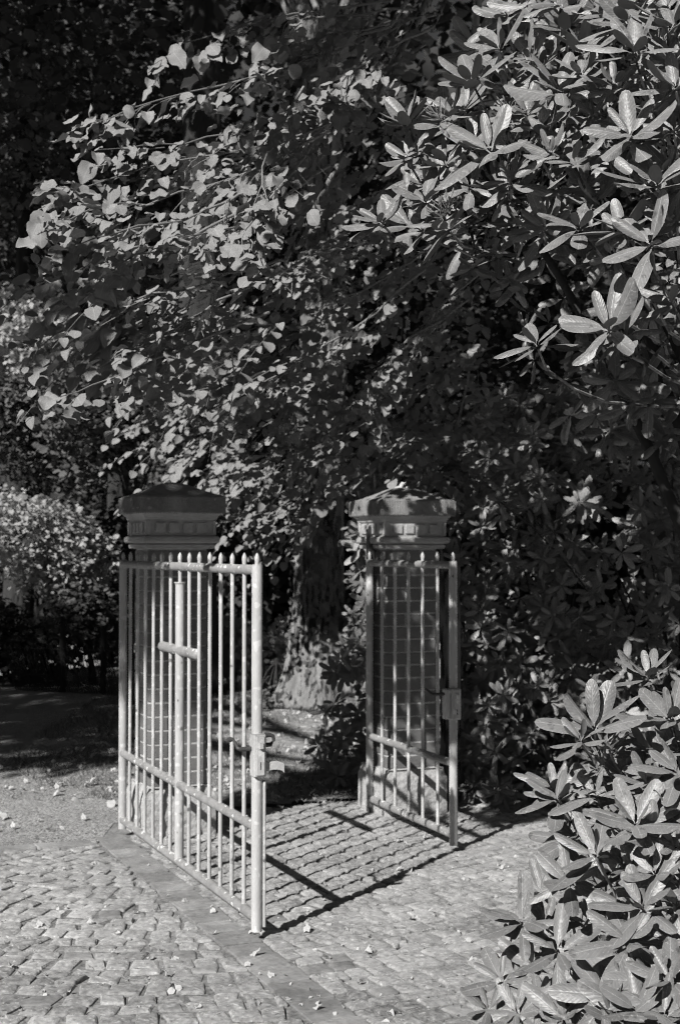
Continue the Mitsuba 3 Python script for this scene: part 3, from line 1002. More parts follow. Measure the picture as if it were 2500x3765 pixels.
# --- upper right bush, overhanging
high_bush = thing('rhododendron_bush', 'tall rhododendron reaching in at the upper right, its leaf whorls bright in the sun', 'shrub')
HB = Leaves(RHODO)
highlist = [(1935, 32, 105, 3.9, 62), (1844, 187, 120, 3.8, 62), (1744, 318, 145, 3.75, 60), (2055, 351, 150, 3.6, 60), (2318, 96, 165, 3.5, 60),
            (2334, 207, 170, 3.4, 64), (2478, 112, 150, 3.4, 62), (2145, 291, 110, 3.6, 62), (1505, 470, 125, 3.9, 62), (1808, 566, 190, 3.7, 66),
            (1935, 430, 110, 3.75, 60), (2031, 574, 100, 3.65, 66), (2115, 614, 130, 3.6, 84), (2318, 518, 160, 3.4, 72), (2414, 694, 180, 3.35, 64),
            (2486, 335, 140, 3.35, 62), (1569, 750, 130, 3.95, 64), (1410, 829, 110, 4.0, 68), (1655, 850, 130, 3.85, 92), (2135, 853, 140, 3.6, 74),
            (2294, 861, 140, 3.5, 74), (2398, 909, 170, 3.35, 74), (2246, 1220, 180, 3.4, 74), (1979, 1284, 120, 3.7, 88), (2310, 1228, 120, 3.45, 80),
            (2478, 494, 120, 3.45, 80), (2230, 60, 120, 3.6, 60), (2080, 120, 120, 3.75, 62), (2180, 440, 110, 3.65, 78), (1960, 220, 110, 3.8, 62),
            (2480, 1130, 130, 3.45, 88), (1660, 440, 110, 3.9, 66), (1640, 610, 110, 3.95, 70), (2230, 560, 110, 3.65, 80), (1880, 680, 110, 3.75, 90),
            (2060, 30, 110, 3.7, 58), (2490, 830, 130, 3.4, 70), (1500, 590, 100, 4.0, 84), (2000, 480, 110, 3.75, 66), (2400, 420, 120, 3.5, 70),
            (2260, 330, 120, 3.55, 66), (1730, 700, 110, 3.85, 88), (2140, 200, 120, 3.65, 62), (1860, 350, 110, 3.85, 64), (2410, 20, 130, 3.5, 58),
            (2470, 250, 120, 3.45, 66), (1560, 860, 110, 3.95, 84)]
rh = np.random.default_rng(4)
for _ in range(60):
    py = rh.uniform(-20, 900)
    xl = np.interp(py, [0, 350, 600, 900], [1790, 1600, 1520, 1480 if py < 880 else 1560])
    px = xl + (2520 - xl) * rh.uniform()
    highlist.append((px, py, rh.uniform(90, 125), 4.25 - .0006 * (px - 1500) + rh.uniform(-.1, .35), rh.uniform(58, 84)))
hroots = [at_y(2700, 900, 4.8), at_y(2450, 700, 4.9), at_y(2050, 520, 5.0), at_y(2250, 300, 5.0), at_y(1850, 700, 5.0), at_y(2400, 1100, 5.0), at_y(2650, 1500, 4.8)]
AXH = np.array([-.36, -.60, .70])
for (px, py, ln, y, op) in highlist:
    c = at_y(px, py, y)
    ax = unit(AXH + R.normal(size=3) * .22)
    whorl(HB, c, ax, int(R.integers(8, 12)), ln * y / FPX * 1.26, op * .88)
    rt = min(hroots, key=lambda q: np.linalg.norm(q - c))
    stem(high_bush, c, ax, rt)
for i in range(34):                             # its top, above the picture
    c = np.array([R.uniform(.1, 1.3), R.uniform(4.05, 4.9), 0])
    c[2] = 1.6 + .388 * c[1] + R.uniform(.14, .5)
    whorl(HB, c, AXH + R.normal(size=3) * .25, 9, R.uniform(.10, .13), 84)
for i in range(0):
    t = R.uniform()
    c = np.array([-.15 + .6 * t, 2.8 + 1.15 * t, 3.18 + .2 * t]) + R.normal(size=3) * [.12, .08, .06]
    whorl(HB, c, AXH + R.normal(size=3) * .25, 9, R.uniform(.10, .13), 84)
for (px, py) in ((1625, 800), (1650, 780), (1880, 550), (2010, 570), (2135, 165), (2120, 300), (1620, 440), (2420, 190), (1870, 420)):
    seed_head(high_bush, at_y(px, py, 3.75), AXH)
for i in range(230):                            # inside of the bush and its drooping shaded skirt
    py = R.uniform(-60, 1000) if i < 110 else R.uniform(850, 1650)
    xl = np.interp(py, [0, 350, 600, 900, 1100, 1300, 1650], [1850, 1640, 1500, 1560, 1760, 1900, 2080])
    c = at_y(xl + 40 + (2760 - xl) * R.uniform() ** .8, py, R.uniform(4.7, 6.2))
    whorl(HB, c, (AXH + R.normal(size=3) * .4) if py < 900 else np.array([-.2, -.5, .45]) + R.normal(size=3) * .35, int(R.integers(6, 10)), R.uniform(.09, .13), 88)
hb_base = np.array([1.75, 4.9, 0.0])
for k, rt in enumerate(hroots):
    pts = bezier(hb_base + R.normal(size=3) * [.08, .08, 0], hb_base * .6 + rt * .4 + [0.1, .1, .6], rt, 9)
    put(f'{high_bush}__trunk', ply(tm(tube_arrays(pts, np.linspace(.035, .012, 9), 8)), 'mat_bark_dark', True))
lb_base = np.array([1.15, 4.3, 0.0])
for k, rt in enumerate(roots):
    pts = bezier(lb_base + R.normal(size=3) * [.06, .06, 0], (lb_base + rt) / 2 + [0.05, .1, .1], rt, 8)
    put(f'{low_bush}__trunk', ply(tm(tube_arrays(pts, np.linspace(.022, .009, 8), 8)), 'mat_bark', True))
HB.finish(high_bush, 'mat_rhodo', 300)

# --- rhododendron beside and behind the right pillar
mid_bush = thing('rhododendron_bush', 'shaded rhododendron behind the right pillar with drooping leaf whorls flecked by sun', 'shrub')
MB = Leaves(RHODO_LOW)
mb_roots = [np.array([1.5, 10.2, 0]), np.array([2.3, 9.6, 0]), np.array([.9, 10.3, 0])]
mstems = []
for i in range(1040):
    if i >= 860:
        py, px, y = R.uniform(2330, 2900), R.uniform(1690, 2150), R.uniform(9.2, 10.4)
    elif i < 720:
        py = R.uniform(1450, 3080)
        xl = np.interp(py, [1450, 1800, 2200, 2800, 3050], [1760, 1640, 1690, 1700, 1720])
        px = xl + (2620 - xl) * R.uniform()
        y = R.uniform(9.0, 10.6) if R.uniform() < .7 else R.uniform(8.6, 9.2)
        if px < 1760:
            y = max(y, 8.9)
    else:
        py = R.uniform(1750, 2960)
        xl = np.interp(py, [1750, 2200, 2600, 2960], [1330, 1300, 1190, 1150])
        px = xl + (1420 - xl) * R.uniform()
        y = R.uniform(9.3, 10.6)
    c = at_y(px, py, y)
    c[2] = max(c[2], .09)
    ax = np.array([-.3, -.7, .55]) + R.normal(size=3) * .3
    whorl(MB, c, ax, int(R.integers(7, 11)), R.uniform(.095, .14), 88)
    if i % 12 == 0:
        rt = min(mb_roots, key=lambda q: np.linalg.norm((q - c)[:2]))
        pts = bezier(c, c * .4 + rt * .6 + [0, .05, c[2] * .35], rt, 8)
        mstems.append(tube_arrays(pts, np.linspace(.004, .012, 8), 5, False))
for sm in mstems[:60]:
    put(f'{mid_bush}__stem', ply(tm(sm), 'mat_bark_dark', True))
for p in [[(1735, 1300), (1720, 1420), (1690, 1560), (1655, 1660)], [(1640, 1750), (1760, 1800), (1850, 1830), (1930, 1835)]]:
    pts = np.array([at_y(*q, 9.4) for q in p])
    put(f'{mid_bush}__bare_branch', ply(tm(tube_arrays(bezier(pts[0], (pts[1] + pts[2]) / 2, pts[3], 8), np.linspace(.006, .012, 8), 6)), 'mat_twig', True))
MB.finish(mid_bush, 'mat_rhodo', 300)

# ------------------------------------------------------------------ the linden: trunk, long low limb, sprays of leaves
linden = thing('linden_tree', 'large linden with flaring trunk seen between the pillars, its leafy boughs hanging over the gate', 'tree')
lt = np.array([-.22, 14.2, 0.0])
put(f'{linden}__trunk', ply(tm(trunk_arrays(lt, lt + [.1, .1, 9.5], .245, .19, 1.95, 26, 36, .06, 3)), 'mat_bark', True))
LN = Leaves(LINDEN, LINDEN)
LF = []
fork = np.array([.9, 8.6, 5.6])
limb = np.vstack([bezier(lt + [0, 0, 7.4], [.3, 11.2, 7.6], fork, 9)])
put(f'{linden}__limb', ply(tm(tube_arrays(limb, np.linspace(.12, .055, 9), 10)), 'mat_bark', True))


def D(x, y):                                   # overview coordinates (1568 px wide) -> picture px
    return x * 2500 / 1568, y * 2500 / 1568


def spray(pts, depths, n, size, side=.13, up=(-.10, -.22, 1.0), low=False, twig=True, lean=False):
    """A leafy branchlet through overview points (base to tip); leaves set alternately on it and on side twigs."""
    if lean:
        tip = 6.7 - (np.clip(pts[-1][1], 60, 620) - 100) / 500 * 1.6
        depths = (tip + .95, tip)
        size = size * tip / 5.6
    P = np.array([at_y(*D(*q), y) for q, y in zip(pts, np.linspace(depths[0], depths[1], len(pts)))])
    s_ = np.r_[0, np.cumsum(np.linalg.norm(np.diff(P, axis=0), axis=1))]
    def at(t):
        return np.array([np.interp(t * s_[-1], s_, P[:, k]) for k in range(3)])
    if twig:
        q = np.array([at(t) for t in np.linspace(0, .97, 12)])
        q[1:-1] += R.normal(size=(10, 3)) * .008
        put(f'{linden}__branchlet', ply(tm(tube_arrays(q, np.linspace(.008, .0018, 12), 6)), 'mat_twig', True))
    size = size * .88
    for i in range(int(n * 1.45)):
        t = min(1.0, R.uniform(.05, 1) ** .85)
        if i < 3:
            t = 1 - i * .02
        tang = unit(at(min(1, t + .03)) - at(max(0, t - .03)))
        sd = unit(np.cross(tang, ZA)) * R.choice([-1, 1])
        reach = side * (1.15 - t) * R.uniform(0, 1.3)
        base = at(t) + sd * reach * .8 + np.array([0, 0, -1]) * R.uniform(0, .07) * (1 + 1.2 * (1 - t)) + tang * reach * .5
        base = base + R.normal(size=3) * [.03, .06, .02]
        d = unit(tang * R.uniform(.3, 1.0) + sd * R.uniform(-.2, 1.0) + np.array([0, 0, -R.uniform(.0, .55)]) + R.normal(size=3) * .25)
        u_ = unit(np.asarray(up) + R.normal(size=3) * .34)
        m = pose(base, d, u_, size * (.45 + .75 * R.uniform() ** 1.2))
        (LF if low else LN.items).append((m, int(R.integers(5))) if not low else m)
        if not low and R.uniform() < .30 and reach > .04:
            put(f'{linden}__twig', ply(tm(tube_arrays(bezier(at(max(0, t - .06)), at(t) + sd * reach * .4, base, 5), [.0028, .0024, .002, .0017, .0014], 5)), 'mat_twig', True))


S = spray
S([(900, 60), (640, 160), (430, 215), (260, 262), (178, 292)], (6.6, 5.2), 90, .084, lean=True)
S([(860, 160), (600, 285), (400, 338), (205, 345)], (6.6, 5.25), 85, .080, lean=True)
S([(830, 250), (620, 340), (400, 370), (200, 430), (112, 428)], (6.6, 5.1), 100, .085, lean=True)
S([(760, 300), (560, 400), (350, 470), (180, 482), (95, 510)], (6.6, 5.15), 100, .084, lean=True)
S([(680, 390), (430, 500), (250, 540), (102, 582)], (6.5, 5.2), 70, .082, lean=True)
S([(640, 430), (450, 550), (300, 585), (230, 640)], (6.5, 5.4), 60, .080, lean=True)
S([(720, 330), (640, 440), (560, 540), (598, 605)], (6.6, 5.8), 55, .080, lean=True)
S([(700, 200), (640, 300), (600, 420), (625, 500)], (6.6, 5.9), 60, .080, lean=True)
S([(960, 20), (600, 45), (420, 95), (345, 155)], (6.9, 5.6), 38, .080, lean=True)
S([(1000, 60), (850, 130), (760, 210), (838, 280)], (7.2, 6.3), 60, .078, lean=True)
S([(980, 100), (820, 200), (700, 255), (560, 270)], (7.1, 6.0), 80, .078, lean=True)
S([(1020, 30), (880, 60), (760, 80), (600, 130)], (7.2, 6.2), 70, .076, lean=True)
S([(900, 0), (700, 30), (540, 60), (480, 110)], (7.0, 6.0), 50, .078, lean=True)
S([(760, 380), (600, 500), (480, 540), (380, 560)], (6.8, 5.8), 60, .078, lean=True)
# lower, mostly shaded sprays
S([(640, 600), (440, 660), (250, 715), (100, 785), (60, 850)], (6.8, 6.0), 40, .085)
S([(700, 600), (520, 690), (380, 780), (300, 820)], (6.8, 5.8), 50, .078)
S([(620, 720), (430, 800), (250, 880), (120, 920)], (6.6, 5.4), 34, .082)
S([(980, 620), (800, 770), (680, 840), (600, 905)], (8.0, 6.6), 70, .080)
S([(1080, 690), (920, 800), (840, 900), (880, 990)], (8.6, 7.6), 70, .078)
S([(1000, 560), (860, 660), (760, 700), (720, 720)], (8.6, 7.8), 50, .076)
S([(900, 500), (760, 580), (680, 600), (640, 640)], (8.2, 7.2), 60, .076)
S([(1120, 620), (1000, 720), (960, 820), (900, 900)], (8.8, 8.0), 60, .076)
for b_ in ([fork, at_y(*D(1000, 60), 7.1)], [fork, at_y(*D(900, 60), 6.7)], [fork, at_y(*D(840, 280), 6.7)], [fork, at_y(*D(700, 400), 6.7)], [fork, at_y(*D(1000, 600), 8.3)], [fork, at_y(*D(660, 600), 6.7)]):
    put(f'{linden}__bough', ply(tm(tube_arrays(bezier(b_[0], (b_[0] + b_[1]) / 2 + [0.15, .1, .35], b_[1], 9), np.linspace(.034, .009, 9), 7)), 'mat_bark', True))
# pale bare twigs
for tw in ([(635, 597), (660, 610), (690, 625), (765, 645)], [(840, 105), (880, 75), (930, 45), (990, 30)], [(560, 700), (535, 800), (540, 860), (530, 960)]):
    P = np.array([at_y(*D(*q), 7.2) for q in tw])
    P[1:-1] += R.normal(size=(2, 3)) * .02
    put(f'{linden}__bare_twig', ply(tm(tube_arrays(P, [.006, .005, .004, .0025], 6)), 'mat_twig', True))

# the crown: leaves hanging around and above the trunk (low detail), and the high canopy out of the picture
fms, ftw = [], []
for (x, y, n, rx, ry, ya, yb) in [(820, 650, 700, 330, 260, 9.2, 11.4), (950, 950, 520, 180, 150, 9.0, 11.5), (620, 950, 420, 190, 170, 9, 11.5), (560, 800, 420, 200, 100, 8, 10.5),
                                  (610, 1110, 330, 95, 75, 11.0, 12.3), (690, 1200, 120, 55, 40, 11.5, 12.4), (720, 900, 350, 150, 150, 9, 11), (1050, 760, 300, 140, 160, 8.6, 10.4),
                                  (780, 470, 330, 220, 160, 8.8, 10.5), (1000, 330, 240, 190, 190, 8.5, 10), (1000, 1050, 180, 110, 70, 10, 12), (850, 1080, 160, 60, 60, 12, 13.2), (480, 900, 700, 110, 170, 11.3, 12.6), (400, 740, 330, 130, 120, 6.3, 7.1), (300, 640, 160, 110, 70, 6.0, 6.8)]:
    per = 11
    for _ in range(max(1, int(n * 1.15 / per))):                     # each drooping twig carries its leaves in one layer
        gx, gy = R.normal(size=2) * .55
        p_ = at_y(*D(x + gx * rx, y + gy * ry), R.uniform(ya, yb))
        d_ = unit(np.array([-.75, -.25, -.42]) + R.normal(size=3) * .32)
        L_ = R.uniform(.28, .55)
        up_ = unit(np.array([0, -.3, .95]) + R.normal(size=3) * .22)
        sd_ = unit(np.cross(d_, up_))
        q_ = np.array([p_ + d_ * L_ * t + ZA * (-.10 * t * t) for t in (0, .35, .7, 1.0)])
        ftw.append(tube_arrays(q_, [.003, .0025, .002, .0012], 3, False))
        for i_ in range(per):
            t = (i_ + R.uniform(0, .8)) / per
            b_ = p_ + d_ * L_ * t + ZA * (-.10 * t * t)
            s2 = 1 if i_ % 2 else -1
            a_ = unit(d_ * R.uniform(.4, 1.0) + sd_ * s2 * R.uniform(.3, 1.0) - ZA * R.uniform(.05, .5))
            fms.append(pose(b_ + sd_ * s2 * .02 + R.normal(size=3) * .012, a_, up_ + R.normal(size=3) * .22, .068 * (.5 + .75 * R.uniform())))
ms = np.array(fms)
stuff(f'{linden}__foliage', LINDEN_LOW, ms, R.integers(0, 3, len(ms)), 'mat_linden')
put(f'{linden}__fine_twigs', ply(tm(join(ftw)), 'mat_twig', True), kind='stuff')
n = 1100
az, hz = R.uniform(-3.4, .3, n), .35 + 4.6 * R.uniform(size=n) ** .9
keepi = meshkit.noise(np.c_[az * 1.7, hz * 1.3, hz * 0]) > .42
az, hz = az[keepi], hz[keepi]
rr_ = .255 + .20 * np.exp(-hz / .42) + R.uniform(.0, .05, len(az))
pts = lt + np.c_[np.cos(az) * rr_, np.sin(az) * rr_, hz]
ms = np.array([pose(p_, unit(np.r_[R.normal(size=2) * .4, -1]), unit(np.r_[np.cos(a_), np.sin(a_), .3] + R.normal(size=3) * .3), R.uniform(.035, .062)) for p_, a_ in zip(pts, az)])
stuff('climbing_ivy', LINDEN_LOW, ms, R.integers(0, 3, len(ms)), 'mat_leaf_mid')
labels['climbing_ivy'].update(label='ivy climbing the linden trunk between the pillars', category='ivy')
cc_ = np.array([[0, 13.5, 9.5], [-2.2, 12.2, 9.3], [1.8, 11.8, 8.6], [2.6, 14.5, 9.2], [-2.6, 15.2, 9.6], [.4, 16.6, 9.4], [.3, 10.2, 8.2], [4.2, 12.4, 9.2], [1.5, 9.0, 7.6], [-.8, 14.0, 11.5]])
pts = clump_points(cc_, np.array([2.0, 1.7, 1.8, 1.9, 1.8, 1.9, 1.4, 1.8, 1.1, 2.4]), 10000, shell=.2)
ms = poses(pts, .16, spread=.7)
stuff(f'{linden}__crown', QUAD, ms, R.integers(0, 2, len(ms)), 'mat_leaf_mid')
# boughs just above the picture, which keep the foliage behind the front spray in half shade
cn = np.array([[-2.9, 5.6, 5.8], [-2.2, 5.9, 5.7], [-1.5, 6.2, 5.7], [-.8, 6.5, 5.7], [-.2, 6.7, 5.7], [-.6, 7.4, 6.0], [-2.6, 6.1, 6.0], [-1.8, 6.4, 5.9], [-1.0, 6.8, 5.9], [-.4, 7.3, 5.9], [-2.8, 7.2, 6.5], [-2.0, 7.5, 6.4], [-1.2, 7.9, 6.3],
               [.25, 6.9, 5.7], [.6, 7.6, 5.9], [-.4, 3.75, 3.55], [-.05, 3.85, 3.6], [.3, 4.0, 3.65], [-.8, 3.9, 3.7], [-3.75, 7.3, 6.1], [-3.45, 8.0, 6.4], [-1.48, 3.95, 3.62], [-1.75, 3.6, 3.75], [0, 5.3, 5.6], [.6, 5.6, 5.6], [.2, 6.0, 5.6], [-.5, 5.2, 5.7], [.9, 6.3, 5.7], [1.2, 5.6, 5.8], [-.2, 4.6, 5.8], [.5, 4.8, 5.8], [-1.0, 3.3, 5.6], [-.4, 3.6, 5.7], [-1.5, 3.0, 5.8], [-1.9, 2.7, 5.9], [-.9, 3.7, 6.0], [-2.1, 10.8, 8.4], [-1.7, 11.6, 7.7], [-2.3, 10.4, 7.6], [-1.75, 5.15, 5.7], [-2.25, 5.0, 5.7], [-2.8, 4.85, 5.75], [-1.3, 4.85, 5.7], [-.9, 5.3, 5.8], [-1.4, 4.45, 5.9]])
pts = clump_points(cn, np.r_[np.full(15, .52), np.full(4, .26),   .4, .4, .24, .24, np.full(8, .5), np.full(5, .42), np.full(3, .7), np.full(6, .34)], 26500, shell=.1)
ms = poses(pts, .088, up=(0, -.2, 1), spread=.5)
stuff(f'{linden}__crown', LINDEN_LOW, ms, R.integers(0, 3, len(ms)), 'mat_linden')
for c in cc_[:8]:
    put(f'{linden}__limb', ply(tm(tube_arrays(bezier(lt + [.05, .05, 6.6], (lt + [0, 0, 7.5] + c) / 2 + [0, 0, .3], c, 7), np.linspace(.11, .03, 7), 7)), 'mat_bark', True))
LN.finish(linden, 'mat_linden', 300)


# ------------------------------------------------------------------ the other trees and shrubs
def tree(name, label, base, trunk_top, r0, clumps, radii, n, leaf, mat, seed, shell=.35, limbs=True, group=None, r1=None, cat='tree', spread=.7, templates=QUAD, bark='mat_bark'):
    key = thing(name, label, cat, group)
    rng = np.random.default_rng(seed)
    base = np.asarray(base, float)
    top = np.asarray(trunk_top, float)
    clumps = np.atleast_2d(np.asarray(clumps, float))
    put(f'{key}__trunk', ply(tm(trunk_arrays(base, top, r0, r1 or r0 * .55, 1.5, 14, 14, .1, seed)), bark, True))
    if limbs:
        for c in clumps[:9]:
            s0 = base + (top - base) * rng.uniform(.55, .98)
            put(f'{key}__limb', ply(tm(tube_arrays(bezier(s0, (s0 + c) / 2 + [0, 0, .25], c, 6), np.linspace(r0 * .38, r0 * .10, 6), 6)), bark, True))
    p = clump_points(clumps, np.asarray(radii, float), n, rng, shell)
    p = p[p[:, 2] > .05]
    ms = poses(p, leaf, spread=spread, rng=rng)
    stuff(f'{key}__crown', templates, ms, rng.integers(0, len(templates), len(ms)), mat)
    return key


def ring_clumps(c, r, n, rng, zs=.7):
    d = unit(rng.normal(size=(n, 3)))
    return np.asarray(c) + d * np.array([r, r, r * zs]) * rng.uniform(.45, .85, n)[:, None]


rg = np.random.default_rng(77)
# tall tree left of the frame: it shades the path, the pillar head and the background
B = np.array([-7.2, 5.0, 0])
# boughs (centre, radius) out to the right over the gateway and back over the path
bc = [(-4.0, 2.6, 6.0, .50), (-4.45, 1.75, 6.1, .36), (-4.85, 1.05, 6.2, .30), (-4.35, 2.1, 5.9, .30), (-4.9, 1.1, 6.4, .45), (-4.6, 1.3, 6.5, .42), (-3.85, 1.8, 6.0, .40),
      (-6.8, 2.9, 6.4, .95), (-7.9, 3.6, 6.5, 1.1), (-7.2, 4.6, 6.7, 1.1), (-8.6, 5.0, 6.9, 1.2), (-7.8, 6.2, 7.2, 1.2), (-9.4, 6.6, 7.4, 1.3), (-6.4, 6.2, 7.6, .7)]
bc = np.array(bc)
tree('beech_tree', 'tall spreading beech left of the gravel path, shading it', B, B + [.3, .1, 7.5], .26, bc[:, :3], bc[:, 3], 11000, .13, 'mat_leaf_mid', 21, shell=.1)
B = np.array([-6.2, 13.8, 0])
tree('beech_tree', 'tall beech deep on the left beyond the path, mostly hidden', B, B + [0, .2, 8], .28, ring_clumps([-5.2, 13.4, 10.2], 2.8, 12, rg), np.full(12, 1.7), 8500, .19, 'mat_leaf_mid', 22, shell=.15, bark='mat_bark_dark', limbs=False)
# dark trunk behind the sunlit bough, top left
B = np.array([-1.62, 15.6, 0])
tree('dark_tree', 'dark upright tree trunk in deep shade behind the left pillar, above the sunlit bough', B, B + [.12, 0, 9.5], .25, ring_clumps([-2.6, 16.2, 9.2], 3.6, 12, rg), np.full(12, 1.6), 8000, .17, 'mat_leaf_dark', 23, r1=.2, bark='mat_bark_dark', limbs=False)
# dark trees filling the top left
for i, (px, y, zc, hh, rr, lab) in enumerate([(60, 20, 8.2, 10, 2.5, 'dark leafy tree at the upper left edge with a few sunlit leaves'), (420, 21, 7.2, 11, 2.6, 'dark dense tree behind the tips of the sunlit bough'),
                                               (300, 23.5, 4.4, 8, 2.4, 'dark tree crown in the middle of the left edge above the pale shrub'), (930, 22, 5.6, 10, 2.6, 'dark tree behind the linden trunk'),
                                               (1500, 21, 5.6, 10, 2.6, 'dark tree behind the right pillar head'), (2000, 20, 6.0, 10, 2.8, 'dark tree behind the upper right rhododendron'), (2450, 19, 5.0, 9, 2.6, 'dark tree at the right edge behind the rhododendrons')]):
    c = at_y(px, 1500, y)
    B = np.array([c[0], y, 0])
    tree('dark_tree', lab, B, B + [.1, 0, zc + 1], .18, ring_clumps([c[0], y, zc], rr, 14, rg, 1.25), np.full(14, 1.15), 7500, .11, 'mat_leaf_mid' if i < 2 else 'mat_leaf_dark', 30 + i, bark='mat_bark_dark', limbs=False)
# pale sunlit trees and shrubs on the left
def shrub(name, label, px, py, y, rx, rz, n, leaf, mat, seed):
    c = at_y(px, py, y)
    rng = np.random.default_rng(seed)
    k = 9
    cl_ = c + unit(rng.normal(size=(k, 3))) * np.array([rx, rx, rz]) * rng.uniform(.3, .75, k)[:, None]
    return tree(name, label, [c[0], c[1] + .2, 0], [c[0], c[1] + .2, max(c[2], .5)], .03, cl_, np.full(k, rx * .48), n, leaf, mat, seed, shell=.3, cat='shrub', bark='mat_bark_dark')


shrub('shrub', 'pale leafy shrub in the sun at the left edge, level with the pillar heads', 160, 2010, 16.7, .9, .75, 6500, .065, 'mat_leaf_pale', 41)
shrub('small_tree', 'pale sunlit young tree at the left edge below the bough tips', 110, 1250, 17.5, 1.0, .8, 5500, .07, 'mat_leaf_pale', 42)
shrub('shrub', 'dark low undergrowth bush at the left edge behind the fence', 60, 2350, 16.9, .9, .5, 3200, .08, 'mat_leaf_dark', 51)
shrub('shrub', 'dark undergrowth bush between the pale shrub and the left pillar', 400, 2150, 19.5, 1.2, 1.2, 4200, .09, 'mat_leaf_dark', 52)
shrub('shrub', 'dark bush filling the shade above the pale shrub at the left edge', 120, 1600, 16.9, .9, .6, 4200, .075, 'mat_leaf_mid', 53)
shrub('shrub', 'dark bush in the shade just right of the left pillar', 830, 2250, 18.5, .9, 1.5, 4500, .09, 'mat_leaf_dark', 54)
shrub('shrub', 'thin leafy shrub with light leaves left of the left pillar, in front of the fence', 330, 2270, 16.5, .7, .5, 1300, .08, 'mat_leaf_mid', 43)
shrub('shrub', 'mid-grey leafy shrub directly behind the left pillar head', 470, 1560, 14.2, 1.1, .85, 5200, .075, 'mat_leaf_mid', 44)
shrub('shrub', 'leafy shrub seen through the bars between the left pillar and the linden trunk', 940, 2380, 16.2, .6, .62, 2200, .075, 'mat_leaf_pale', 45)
shrub('shrub', 'small shrub with bright leaves just left of the linden trunk', 760, 1760, 17.5, 1.0, .7, 2600, .085, 'mat_leaf_mid', 46)
shrub('ground_ivy', 'low dark ivy growing round the foot of the linden trunk', 1010, 2610, 14.0, .42, .13, 900, .06, 'mat_leaf_mid', 47)
shrub('shrub', 'shaded shrub with small bright leaves behind the upper right of the right pillar', 1850, 1700, 12.5, 1.1, 1.0, 3200, .075, 'mat_leaf_mid', 48)

# far wood that closes the view
rw = np.random.default_rng(5)
n = 26000
wx = rw.uniform(-13, 13, n)
wy = rw.uniform(26, 31, n)
wz = rw.uniform(0, 16, n)
wz[:7000] = rw.uniform(0, 2.6, 7000)
ms = poses(np.stack([wx, wy, wz], 1), .36, spread=.9, rng=rw)
stuff('woodland', QUAD, ms, rw.integers(0, 2, n), 'mat_leaf_dark')
labels['woodland'].update(label='dense dark wood closing the view far behind the gateway', category='woodland')

# ------------------------------------------------------------------ leaning picket fence in the shade, far left
fk = thing('picket_fence', 'leaning fence of thin pickets in the shade at the far left of the path', 'fence')
p0, p1 = at_y(60, 2520, 16.0), at_y(440, 2500, 15.5)
p0[2] = p1[2] = 0
fd = unit(p1 - p0)
fl = np.linalg.norm(p1 - p0)
for k in range(44):
    a_ = p0 + fd * fl * k / 43
    put(f'{fk}__picket', ply(tm(tube_arrays([a_, a_ + fd * -.16 + ZA * R.uniform(.46, .54) + R.normal(size=3) * .01], [.008, .006], 5)), 'mat_bark_dark'))
for z in (.18, .48):
    put(f'{fk}__wire', ply(tm(tube_arrays([p0 + ZA * z - fd * .05, p1 + ZA * z], .004, 5)), 'mat_iron'))
for t in (.45, .84):
    a_ = p0 + fd * fl * t + np.array([0, .03, 0])
    put(f'{fk}__post', ply(tm(tube_arrays([a_ - ZA * .1, a_ + ZA * .75], .035, 8)), 'mat_bark_dark', 40))

# ------------------------------------------------------------------ fallen leaves, litter, grass
FALL = [leaf_grid([0, .15, .4, .65, .85, 1], [.02, .3, .42, .36, .2, 0], 5, b, fo, rl, wv, 60 + k) for k, (b, fo, rl, wv) in enumerate([(.5, .5, .2, .6), (-.4, .3, .6, .5), (.2, .8, .0, .4), (-.7, .2, .3, .7), (.9, .2, .2, .5)])]
fshapes = [ply((v, f), 'mat_dry', True, uv=uv) for v, f, uv in FALL]
spots = [(480, 3450), (445, 3210), (545, 3180), (520, 3150), (470, 3190), (565, 3290), (620, 3295), (680, 3325), (770, 3335), (780, 3365), (840, 3395), (910, 3430), (785, 3440), (705, 3420), (640, 3370), (570, 3355), (500, 3360),
         (540, 3525), (640, 3640), (735, 3705), (660, 3640), (150, 3650), (75, 3725), (85, 3580), (160, 3590), (45, 3480), (55, 3540), (160, 3325), (210, 3340), (10, 3330), (45, 3245), (60, 3215), (165, 3190), (230, 3200),
         (30, 3560), (1005, 3590), (1060, 3620), (930, 3545), (925, 3515), (1075, 3545), (1215, 3520), (1250, 3610), (1225, 3725), (1060, 3585), (1320, 3610), (1355, 3610), (1640, 3325), (1620, 3275), (1520, 3380), (1550, 3425),
         (1560, 3085), (1500, 3110), (1480, 3090), (1660, 3140), (1655, 3155), (1570, 3150), (1840, 3180), (1830, 3200), (1845, 3240), (1890, 3145), (1935, 3110), (1750, 3420), (1720, 3395), (1690, 3430), (1450, 3490), (1510, 3600),
         (1400, 3660), (1310, 3490), (1350, 3480), (1200, 3230), (1110, 3200), (1080, 3160), (1010, 3140), (1180, 3150), (1290, 3120), (1240, 3080), (1330, 3190), (1270, 3250), (870, 3150), (790, 3165), (1380, 3250), (1700, 3230),
         (100, 3120), (210, 3085), (250, 3140), (340, 3170), (310, 3250), (390, 3330), (420, 3410), (265, 3480), (330, 3560), (230, 3620), (470, 3610), (850, 3620), (960, 3690), (1100, 3700), (1170, 3660), (1600, 3560), (1460, 3330), (1400, 3400)]
rs_ = np.random.default_rng(9)
spots += [(x, y) for x, y in zip(rs_.uniform(0, 1900, 95), 3060 + 700 * rs_.uniform(size=95) ** .8) if not (455 < x < 960 and y < 3440 and y > 3000 + (x - 455) * .78 - 60)]
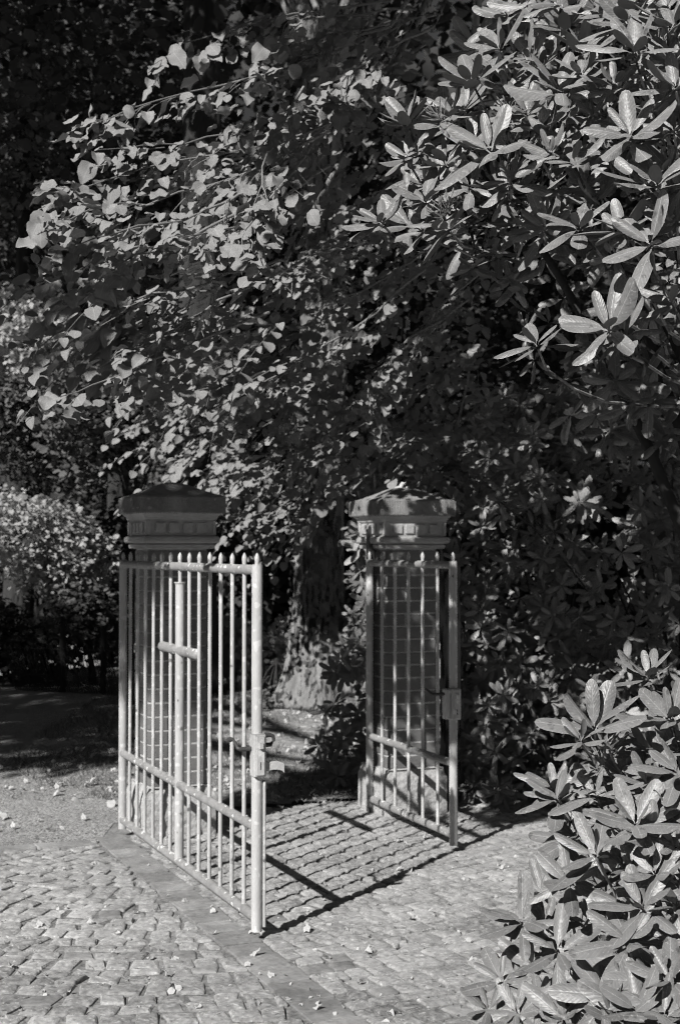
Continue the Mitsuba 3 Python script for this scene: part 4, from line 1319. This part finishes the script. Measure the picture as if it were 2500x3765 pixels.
def leaf_tags(p):
    a_, b_ = uv2(p)
    if a_ < 0.05 and b_ < 0:
        t = ('small dry leaf on the gravel beside the edging slabs', 'dry leaves on the gravel edge')
    elif b_ < GL:
        t = ('curled dry leaf on the setts left of the dark slab band', 'dry leaves on the left setts')
    elif b_ < GRT + .03:
        t = ('curled dry leaf lying on the dark slab band under the wide gate leaf', 'dry leaves on the slab band')
    elif a_ < LL + .05 and b_ < 1.35:
        t = ('dry leaf on the setts among the striped shadow of the gate bars', 'dry leaves between the gate leaves')
    else:
        t = ('curled dry leaf on the setts between the slab band and the low rhododendron', 'dry leaves on the right setts')
    return dict(label=t[0], category='leaf', group=t[1])


for (px, py) in spots:
    p = at_z(px + R.normal() * 3, py + R.normal() * 3, .004)
    s_ = .012 + .026 * R.uniform() ** 1.6
    d = unit(np.r_[R.normal(size=2), R.normal() * .12])
    m = pose(p + ZA * s_ * .10, d, unit(ZA + R.normal(size=3) * .35), s_)
    put('fallen_leaf', fshapes[R.integers(5)], m, **leaf_tags(p))
for (dx, dy, dz, sz) in ((.0, -.02, .012, .075), (.075, -.10, .0, .05)):
    p = PR + V * dx - U * dy * -1 + ZA * 1.965 + ZA * dz
    put('fallen_leaf', fshapes[1], pose(p - V * sz * .5, unit(V + U * .3 + ZA * .15), unit(ZA + U * .5), sz), label='larger curled bright leaf on the very top of the right pillar' if dx == 0 else 'smaller bright leaf on the sloping stone head of the right pillar', category='leaf')
n = 900
q = R.uniform(size=(n, 2)) * [6.0, 6.0] + [-4.2, 7.6]
uu, vv = uv2(np.c_[q, np.zeros(n)])
q = q[(uu < 0) & (vv < -.1)]
m = poses(np.c_[q, np.full(len(q), .012)], .032, spread=.22, droop=0.0)
stuff('leaf_litter', FALL, m, R.integers(0, 5, len(m)), 'mat_dry')
labels['leaf_litter'].update(label='small dry leaves scattered over the gravel path', category='leaf litter')
n = 1500
q = R.uniform(size=(n, 2)) * [4.5, 8.5] + [-2.2, 8.6]
uu, vv = uv2(np.c_[q, np.zeros(n)])
q = q[(uu < -.3) & (vv > -.1)]
m = poses(np.c_[q, np.full(len(q), .03)], .042, spread=.3, droop=0.0)
stuff('leaf_litter', FALL, m, R.integers(0, 5, len(m)), 'mat_dry')
labels['leaf_litter_001'].update(label='dry leaves scattered over the lawn behind the gateway', category='leaf litter')
# short grass
GB = [leaf_grid([0, .5, 1], [.045, .035, .0], 2, b, 0, 0, 0, k) for k, b in enumerate([.1, .4, .7])]
n = 26000
q = R.uniform(size=(n, 2)) * [5.0, 8.0] + [-2.6, 8.9]
uu, vv = uv2(np.c_[q, np.zeros(n)])
keep = (uu < -.45) & (vv > -.15) & (meshkit.fbm(np.c_[q * 1.3, np.zeros(n)], 3) > .42)
q = q[keep]
d = unit(np.c_[R.normal(size=(len(q), 2)) * .55, np.ones(len(q))])
yv = unit(np.cross(d, R.normal(size=(len(q), 3))))
m = np.tile(np.eye(4), (len(q), 1, 1))
m[:, :3, :3] = np.stack([d, yv, np.cross(d, yv)], -1) * R.uniform(.03, .075, len(q))[:, None, None]
m[:, :3, 3] = np.c_[q, np.full(len(q), .0)]
stuff('grass', GB, m, R.integers(0, 3, len(q)), 'mat_grass')
labels['grass'].update(label='short patchy grass on the lawn behind the gateway', category='grass')
